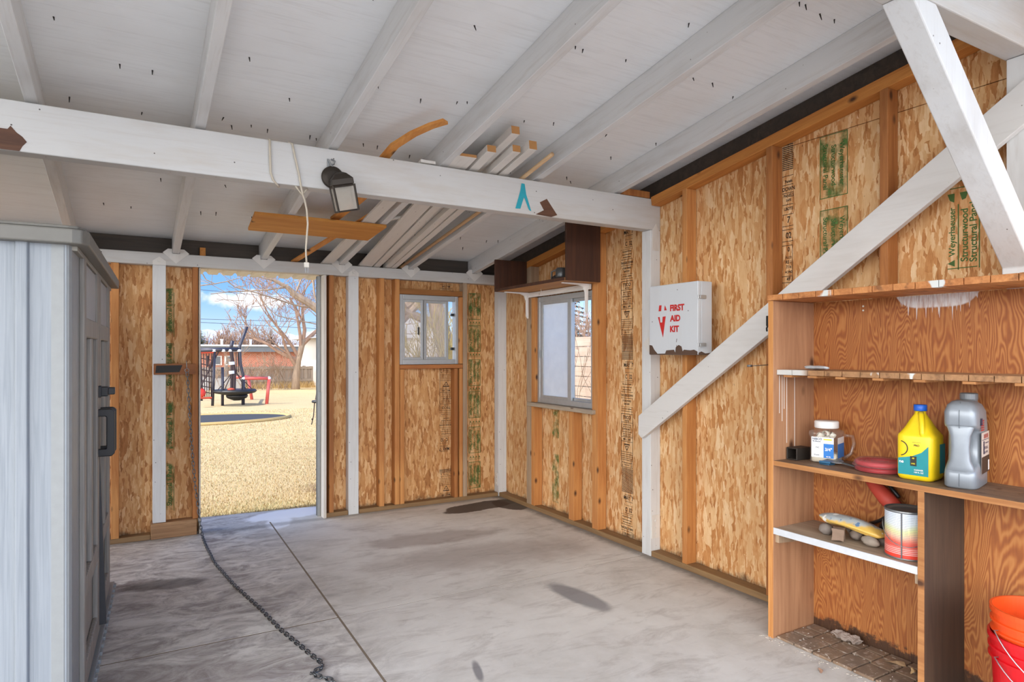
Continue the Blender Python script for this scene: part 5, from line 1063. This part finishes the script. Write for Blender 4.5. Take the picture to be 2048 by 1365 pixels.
for x in (-2, .5, 3.0, 5.6, 8.2, 11, 13.8):
    bm = NB(); box(bm, x, x+.1, 27.38, 27.48, -.03, .9); mk('fence_post', bm, wood('fence_post', '#7d7064', '#9c8e80', 2), bf)
bm = NB(); x0 = W(398, 750, 1, 26.8).x
for i in range(5): box(bm, 1.6+i*.42, 1.98+i*.42, 26.8, 26.83, -.03, .42+.05*(i % 2))
lab(mk('stored_panels', bm, plain('pale_panel', '#b6b3ae', .8), org=(2.6, 26.8, -.03)), 'row of pale low panels leaning before the far fence behind the play frame', 'panels')
# brick house beyond
hs = empty('brick_house', (6, 38, -1.3), 'long low red brick house with flat grey roof edge behind the fence', 'house')
k = NT('red_brick', .9); bt = k.n('TexBrick'); k.put(bt.inputs[0], k.mapn(k.obj(), rot=(R(90), 0, 0), sca=(1, 1, 1))); bt.inputs[1].default_value = lin('#b3664c'); bt.inputs[2].default_value = lin('#c47a5e'); bt.inputs[3].default_value = lin('#c9b3a4'); bt.inputs['Scale'].default_value = 4.0; m_bk = k.out(bt.outputs[0])
bm = NB(); box(bm, -6, 26, 36, 44, -1.3, 1.42); mk('wall', bm, m_bk, hs)
bm = NB(); box(bm, -6.6, 26.6, 35.4, 44.6, 1.42, 1.70); mk('fascia', bm, plain('grey_fascia', '#6f7478', .7), hs)
bm = NB(); box(bm, -6.7, 26.7, 35.3, 44.7, 1.70, 1.78); mk('roof_edge', bm, plain('white_roof', '#e8e9ea', .7), hs)
for u in (448, 507):
    p = W(u, 690, 1, 37); bm = NB(); lathe(bm, [(.06, 1.78), (.06, 2.05), (.08, 2.06), (.08, 2.1)], (p.x, 38, 0), 12); mk('vent_pipe', bm, plain('pale_vent', '#d9d9d6', .6), hs)
for u0, u1 in ((594, 614), (452, 462), (428, 440)):
    a_, b_ = W(u0, 715, 1, 35.98), W(u1, 729, 1, 35.98); w_ = mk('window_frame', (lambda q: (box(q, a_.x-.08, b_.x+.08, 35.9, 36.0, .75, 1.22), q)[1])(NB()), plain('win_white', '#e2dfd8', .6), hs)
    bm = NB(); box(bm, a_.x, b_.x, 35.88, 35.9, .80, 1.18); mk('pane', bm, plain('dark_glass', '#6b6f74', .15), w_)
gh = empty('gabled_house', (17, 24, 0), 'pale gabled building seen hazily through the back window screen', 'house')
a_, b_ = W(800, 690, 1, 24), W(868, 690, 1, 24)
bm = NB(); box(bm, a_.x-2.5, b_.x+.2, 24, 30, -.03, 2.0); mk('wall', bm, plain('cream_wall', '#d3cdc4', .8), gh)
bm = NB(); xm = (a_.x-1.2+b_.x)/2; prism(bm, [(a_.x-3, 23.7, 1.95), (b_.x+.6, 23.7, 1.95), (xm, 23.7, 3.1)], (0, 6.6, 0)); mk('roof', bm, plain('pale_roof', '#c9c6c2', .8), gh)
# trees
m_bark = wood('bark_grey', '#7a6858', '#a8937c', 2, .7, False, .95); m_twig = wood('bark_red', '#7d6050', '#a68c78', 2, 1, False, .95); m_twigg = plain('dry_twig', '#8f7964', .95)
def grow(bm, p, d, L, rr, depth, rnd, spread=.6, up=.15, kids=(2, 4), mn=.004):
    pts = [V(p)]; rs_ = [rr]; d = V(d).normalized(); n = 4 if depth > 1 else 3
    for i in range(n):
        d = (d+V((rnd.gauss(0, .12), rnd.gauss(0, .12), rnd.gauss(0, .1)+up*.3))).normalized(); pts.append(pts[-1]+d*L/n); rs_.append(max(mn, rr*(1-.55*(i+1)/n)))
    tube(bm, pts, rs_, 6 if rr > .03 else 4, False)
    if depth <= 0: return
    for _ in range(rnd.randint(*kids)+(1 if depth > 2 else 0)):
        t = rnd.uniform(.3, 1.); i = min(int(t*n), n-1); q = pts[i].lerp(pts[i+1], t*n-i)
        a = V((rnd.gauss(0, 1), rnd.gauss(0, 1), rnd.gauss(0, .7))).normalized()
        grow(bm, q, (d*(1-spread)+a*spread+V((0, 0, up))), L*rnd.uniform(.5, .78), max(mn, rs_[i]*.55), depth-1, rnd, spread, up, kids, mn)
def tree(name, base, trunk, rr, limbs, label, mat, seed, depth=4, cat='tree', mn=.006, kids=(2, 4), group=None):
    rnd = random.Random(seed); t = empty(name, base, label, cat, group); bm = NB(); tube(bm, trunk, rr, 10); mk('trunk', bm, m_bark, t, smooth=True)
    bm = NB()
    for p, d, L, r0 in limbs: grow(bm, p, d, L, r0, depth, rnd, .55, .22, kids, mn)
    mk('branches', bm, mat, t); return t
b0 = W(591, 778, 1, 26)
tr_ = [(b0.x, 26, -.1), (b0.x+.02, 26, .5), (b0.x+.1, 26, 1.1), (b0.x+.3, 26, 1.9)]
tree('fruit_tree', (b0.x, 26, -.03), tr_, [.17, .135, .12, .10], [((b0.x+.28, 26, 1.8), (.3, .1, 1), 1.9, .085), ((b0.x+.12, 26, 1.2), (-.55, 0, 1), 2.0, .075), ((b0.x+.2, 26, 1.6), (-.1, -.2, 1), 2.0, .075), ((b0.x+.25, 26, 1.7), (.8, .1, .7), 1.7, .1), ((b0.x+.1, 26, 1.1), (-1, .1, .45), 1.7, .09), ((b0.x, 26, .9), (-.8, -.2, .8), 1.5, .08)], 'bare reddish tree standing before the far fence, centre right in the doorway', m_twig, 5, 4, kids=(2, 4), mn=.007)
def shrub(u, v, y, hgt, wid, n, seed, label, mat=m_twigg, mn=.006, d=2):
    rnd = random.Random(seed); p = W(u, v, 1, y); p.z = -.03; bm = NB()
    for _ in range(n): grow(bm, p+V((rnd.gauss(0, wid*.25), rnd.gauss(0, .2), 0)), (rnd.gauss(0, .45), rnd.gauss(0, .3), 1), hgt*rnd.uniform(.5, .8), mn*1.6, d, rnd, .4, .2, (2, 3), mn)
    lab(mk('bare_shrub', bm, mat, org=p), label, 'shrub')
shrub(565, 775, 26.3, 1.35, 1.5, 16, 3, 'dense bare twiggy shrub around the base of the reddish tree'); shrub(455, 772, 26.0, 1.6, 1.3, 12, 4, 'bare grey shrub behind the hanging ropes of the play frame', m_twigg); shrub(505, 772, 26.6, 1.3, 1.2, 10, 6, 'bare shrub between the play frame and the reddish tree', m_twig)
k = NT('dry_weeds', .95); m_weed = k.out(k.ramp(k.n('NewGeometry').outputs['Random Per Island'], [(0, '#a98a58'), (1, '#d9c190')])); bm = NB(); r = random.Random(12)
for _ in range(2600):
    x = r.uniform(1.2, 8); y = 27.2+r.gauss(0, .15); h = r.uniform(.08, .32); l = r.gauss(0, .08); w = .012; poly(bm, [(x-w, y, -.03), (x+w, y, -.03), (x+l, y-.05, -.03+h)])
T(mk('dry_weeds', bm, m_weed), 'fringe of tall dry weeds along the foot of the far fence', 'weeds', kind='stuff')
def conifer(base, hgt, rad, mat, label, seed, n=34, z0=0.):
    rnd = random.Random(seed); t = empty('conifer', base, label, 'tree'); bm = NB(); tube(bm, [V(base), V(base)+V((0, 0, hgt))], [hgt*.02, .02], 8); mk('trunk', bm, m_bark, t)
    bm = NB(); b = V(base)
    for i in range(n):
        f = i/n; z = z0+(hgt-z0)*(f**.9); rr = rad*(1-f)**.8+.06
        for j in range(11):
            a = rnd.uniform(0, 6.28); R_ = rr*rnd.uniform(.7, 1.1); d = V((math.cos(a), math.sin(a), 0)); s_ = V((-d.y, d.x, 0)); dr = -.28*R_
            prev = b+V((0, 0, z))
            for q in range(3):
                p0 = b+V((0, 0, z+dr*(q/3)))+d*R_*q/3; p1 = b+V((0, 0, z+dr*((q+1)/3)+.05*R_))+d*R_*(q+1)/3; w_ = R_*(.22-.05*q)
                poly(bm, [p0+s_*w_*.4, p0-s_*w_*.4, p1-s_*w_+V((0,0,-.12*R_)), p1+V((0,0,.0))]); poly(bm, [p0+s_*w_*.4, p1, p1+s_*w_+V((0,0,-.12*R_))])
    mk('needles', bm, mat, t); return t
m_ndl = plain('needles_green', '#3a4a2c', .9); m_ndg = plain('needles_grey', '#3e4a42', .9); m_ndb = plain('needles_brown', '#6f5f50', .9)
p = W(402, 692, 1, 55); conifer((p.x, 55, -1), 4.1, 1.5, m_ndl, 'dark green conifer at the left edge of the doorway view', 1)
p = W(541, 692, 1, 60); conifer((p.x, 60, -1), 4.6, 1.5, m_ndb, 'small dull brown conifer beyond the brick house roof', 2)
p = W(1140, 690, 0, 12); conifer((12, p.y, -.3), 4.1, 1.35, m_ndg, 'blue-grey spruce behind the plank fence, seen through the right window', 3, 26)
for i, (u, y, h_, w_) in enumerate(((450, 62, 4.6, 5), (480, 64, 4.9, 5), (510, 62, 4.4, 5), (560, 66, 4.6, 6))):
    rnd = random.Random(30+i); p = W(u, 692, 1, y); bm = NB()
    for _ in range(9): grow(bm, (p.x+rnd.gauss(0, w_*.2), y, -1), (rnd.gauss(0, .25), 0, 1), h_*.5, .06, 3, rnd, .5, .3, (3, 4), .018)
    lab(mk('bare_tree', bm, m_twig, org=(p.x, y, -1)), ('hazy bare treetop leftmost above the brick house roof', 'second bare treetop from the left above the brick house', 'bare treetop just left of the brown conifer', 'bare treetop behind the reddish tree above the house')[i], 'tree')
k = NT('mountain', 1.); n = k.noise(k.obj(), .02, 6, .7); m_mt = k.out(k.ramp(n, [(.4, '#8ea3c4'), (.6, '#c3d0e2')]))
bm = NB(); r = random.Random(3); top = []; x = -700
while x < 1500: top.append((x, 1200, 18+16*abs(math.sin(x*.011+1.1))+9*abs(math.sin(x*.037))+r.uniform(0, 4))); x += 12
vb = [bm.verts.new((x, 1195, -20)) for x, y, z in top]; vt = [bm.verts.new(p) for p in top]; vk = [bm.verts.new((x, 1500, -20)) for x, y, z in top]
for i in range(len(top)-1): bm.faces.new((vb[i], vb[i+1], vt[i+1], vt[i])); bm.faces.new((vt[i], vt[i+1], vk[i+1], vk[i]))
S(mk('mountains', bm, m_mt))
bm = NB(); poly(bm, [(-900, 120, -1.25), (1800, 120, -1.25), (1800, 1300, -6), (-900, 1300, -6)]); S(mk('far_ground', bm, plain('far_ground', '#a39a86', 1)))
for (u0, v0), (u1, v1), l in (((398, 579.5), (640, 602), 'highest power line crossing the sky in the doorway'), ((398, 638.5), (640, 645), 'upper of the two close power lines low in the sky'), ((398, 645), (640, 658), 'lower of the two close power lines low in the sky')):
    a_, b_ = W(u0, v0, 1, 33), W(u1, v1, 1, 33); d = b_-a_; bm = NB(); tube(bm, [a_-d*4, a_, b_, b_+d*6], .012, 5); lab(mk('power_line', bm, plain('cable', '#4c5664', .6), org=a_), l, 'power line')
# large tree close behind the shed
TY = 9.6
t0 = W(893, 722, 1, TY); t0.z = -.05
P_ = lambda u, v, y=TY: W(u, v, 1, y)
bt_ = empty('yard_tree', (t0.x, TY, -.03), 'big pale-barked tree close behind the shed, its limb reaching over the doorway', 'tree')
bm = NB(); tube(bm, [t0, P_(892, 690), P_(880, 650), P_(872, 615), P_(868, 570), P_(870, 500)], [.17, .15, .135, .12, .11, .08], 12); mk('trunk', bm, m_bark, bt_, smooth=True)
bm = NB(); tube(bm, [P_(880, 655), P_(850, 640), P_(820, 628), P_(800, 618), P_(760, 608)], [.09, .07, .06, .05, .04], 8); tube(bm, [P_(905, 720, 9.2), P_(915, 660, 9.2), P_(925, 600, 9.2), P_(930, 520, 9.2)], [.06, .05, .05, .04], 8); tube(bm, [P_(868, 590), P_(850, 600), P_(838, 606), P_(815, 632), P_(800, 650)], [.06, .06, .055, .05, .04], 8)
tube(bm, [P_(868, 570), P_(760, 660, 9.8), P_(660, 630, 10), P_(640, 622, 10), P_(615, 605, 10), P_(590, 590, 10), P_(575, 575, 10), P_(550, 562, 10), P_(520, 548, 10)], [.08, .085, .075, .065, .055, .048, .035, .022, .012], 8)
rnd = random.Random(21)
for u, v, y, dx, dz, L, r0 in ((590, 590, 10, .2, 1, .9, .014), (640, 622, 10, -.3, .9, 1.0, .018), (575, 575, 10, -1, -.1, 1.1, .012), (550, 562, 10, -1, .15, 1.0, .010), (630, 617, 10, -.9, -.05, 1.3, .014), (850, 640, TY, -.4, .8, 1.1, .03), (820, 628, TY, -.5, .6, 1.0, .025), (872, 615, TY, .7, .5, 1.0, .03), (838, 606, TY, -.4, .8, 1.0, .022), (870, 560, TY, .6, .4, 1.2, .03), (810, 622, TY, -.2, -.3, .8, .016)):
    grow(bm, P_(u, v, y), (dx, rnd.gauss(0, .15), dz), L, r0, 2, rnd, .5, .1, (2, 3), .0035)
for pp_ in ([(398, 572), (430, 568), (455, 563), (480, 556), (500, 545)], [(520, 552), (510, 570), (545, 590), (560, 575), (600, 560)], [(640, 650), (590, 640), (555, 632), (535, 615), (522, 596), (518, 590)], [(405, 548), (412, 560), (430, 568)], [(455, 563), (470, 575), (490, 572)]):
    tube(bm, [P_(u, v, 9.9) for u, v in pp_], [.009, .008, .007, .006, .005, .004][:len(pp_)], 5)
mk('branches', bm, m_bark, bt_)
# swing hanging from that limb
sw = empty('rope_swing', W(631, 805, 1, 9.8), 'small dark rope swing at the right edge of the doorway view', 'swing')
bm = NB(); c_ = W(634, 804, 1, 9.8); lathe(bm, [(.02, -.02), (.07, -.015), (.08, 0), (.07, .02), (.02, .022)], c_, 18); mk('seat', bm, m_black, sw, smooth=True)
bm = NB(); tube(bm, [W(641, 630, 1, 10), W(637, 762, 1, 9.8), W(631, 800, 1, 9.8)], .008, 5); tube(bm, [W(629, 806, 1, 9.8), W(627, 832, 1, 9.8), W(623, 850, 1, 9.8)], .008, 5); blob(bm, W(624.5, 839, 1, 9.8), (.015, .015, .015), 1); mk('rope', bm, m_dr, sw)
# olive shrub behind the back window's right pane
bm = NB(); rnd = random.Random(44); p = W(903, 700, 1, 8.4); p.z = -.03
for _ in range(14): grow(bm, p+V((rnd.gauss(0, .1), rnd.gauss(0, .1), 0)), (rnd.gauss(0, .2), rnd.gauss(0, .2), 1), 1.1, .014, 3, rnd, .45, .25, (2, 4), .004)
lab(mk('yellow_shrub', bm, plain('olive_twig', '#9c8a4a', .9), org=p), 'yellowish leafy shrub right outside the right pane of the back window', 'shrub')
# plank fence outside the right window
pfn = empty('plank_fence', (4.7, 6.5, -.03), 'pale horizontal plank fence right outside the right wall window', 'fence')
m_pk = wood('pale_plank', '#b39c88', '#d6c2b0', 1, .6, True)
for i in range(13):
    z0 = .02+i*.121; bm = NB(); r = random.Random(i); box(bm, 4.7, 4.722, 3.4, 10.5, z0, z0+.114); mk('plank', bm, m_pk, pfn, bev=.003)
for y in (4.2, 6.05, 8.0, 10.0):
    bm = NB(); box(bm, 4.722, 4.80, y, y+.09, -.03, 1.57); mk('fence_post', bm, m_stud_gy, pfn)
bm = NB(); rnd = random.Random(50)
for y in (6.15, 6.35): 
    for _ in range(2): grow(bm, (4.55+rnd.gauss(0, .03), y+rnd.gauss(0, .1), -.03), (rnd.gauss(0, .06), rnd.gauss(0, .1), 1), 1.0, .007, 2, rnd, .3, .3, (2, 3), .0025)
lab(mk('dry_vine', bm, m_twigg, org=(4.55, 6.25, -.03)), 'thin dry vine stems growing up the plank fence outside the right window', 'vine')
bm = NB(); rnd = random.Random(51); p = W(1178, 690, 0, 10)
for _ in range(6): grow(bm, (10, p.y+rnd.gauss(0, .2), -.03), (0, rnd.gauss(0, .15), 1), 1.5, .02, 3, rnd, .4, .3, (2, 4), .006)
lab(mk('bare_tree', bm, m_twig, org=(10, p.y, -.03)), 'bare sapling beside the spruce beyond the plank fence', 'tree')
# ================================================================== light
sun = bpy.data.lights.new('sun', 'SUN'); sun.energy = SUN_E; sun.angle = R(1.2); sun.color = (1, .95, .87); so = bpy.data.objects.new('sun', sun); col.objects.link(so)
d = V((1, .03, -1.75)); so.rotation_euler = d.to_track_quat('-Z', 'Y').to_euler()
w = bpy.data.worlds.new('sky'); sc.world = w; w.use_nodes = True; t = w.node_tree; bgd = t.nodes['Background']
class WN(NT):
    def __init__(s): s.t = t; s.tc = None
k = WN(); tcn = k.n('TexCoord'); D = tcn.outputs['Generated']; x_, y_, z_ = k.sep(D)
c = k.ramp(z_, [(0., '#d3e3f5'), (.035, '#b4d2f4'), (.085, '#82b4ef'), (.2, '#5a97e2'), (1., '#3f78c8')])
cl = k.noise(k.mapn(D, loc=(.35, 0, .1), sca=(3.2, 3.2, 13)), 1.6, 6, .55, .2)
band = k.math('MULTIPLY', k.step(z_, .03, .055), k.step(z_, .16, .085))
c = k.mix(k.math('MULTIPLY', k.ramp(cl, [(.62, 0.), (.74, .9)]), k.math('MAXIMUM', band, k.step(z_, .3, .6))), c, '#f4f6fa')
a_ = R(8); dv = k.n('VectorMath', operation='SUBTRACT'); k.put(dv.inputs[0], D); dv.inputs[1].default_value = (math.sin(a_), math.cos(a_), .074)
dl = k.n('VectorMath', operation='LENGTH'); k.put(dl.inputs[0], k.mapn(dv.outputs[0], sca=(13, 13, 64))); f = k.step(k.math('ADD', dl.outputs[1], k.math('MULTIPLY', k.math('SUBTRACT', k.noise(D, 42, 5, .6), .5), 1.5)), 1.05, .35)
c = k.mix(k.math('MULTIPLY', f, .95), c, '#f6f7fb')
# unseen bright bank added behind and left to light the interior
fill_bank = k.math('MULTIPLY', k.math('MULTIPLY', k.step(k.math('ADD', k.math('MULTIPLY', y_, .55), k.math('MULTIPLY', x_, .83)), -.05, -.6), k.step(z_, -.02, .04)), k.step(z_, .8, .4)); fill_bank2 = k.math('MULTIPLY', k.math('MULTIPLY', k.step(x_, .35, .8), k.step(z_, -.02, .04)), k.step(z_, .9, .4)); lum = k.math('MULTIPLY_ADD', k.math('MULTIPLY', fill_bank, k.math('MULTIPLY_ADD', cl, .6, .7)), FILL_BANK, k.math('MULTIPLY_ADD', fill_bank2, 1.6, 1.))  # second term: brighter sky on the right, raised to brighten the frosted pane
c = k.mix(k.math('MULTIPLY', fill_bank, .9), c, '#fbf7f1'); k.put(bgd.inputs[0], c); k.put(bgd.inputs[1], k.math('MULTIPLY', lum, SKY))
sc.view_settings.view_transform = 'Standard'; sc.view_settings.look = 'None'; sc.view_settings.exposure = EXPO; sc.view_settings.gamma = 1; sc.view_settings.use_curve_mapping = False
sc.cycles.max_bounces = 14; sc.cycles.diffuse_bounces = 8; sc.cycles.transparent_max_bounces = 24; sc.cycles.use_denoising = True; sc.cycles.sample_clamp_indirect = 8
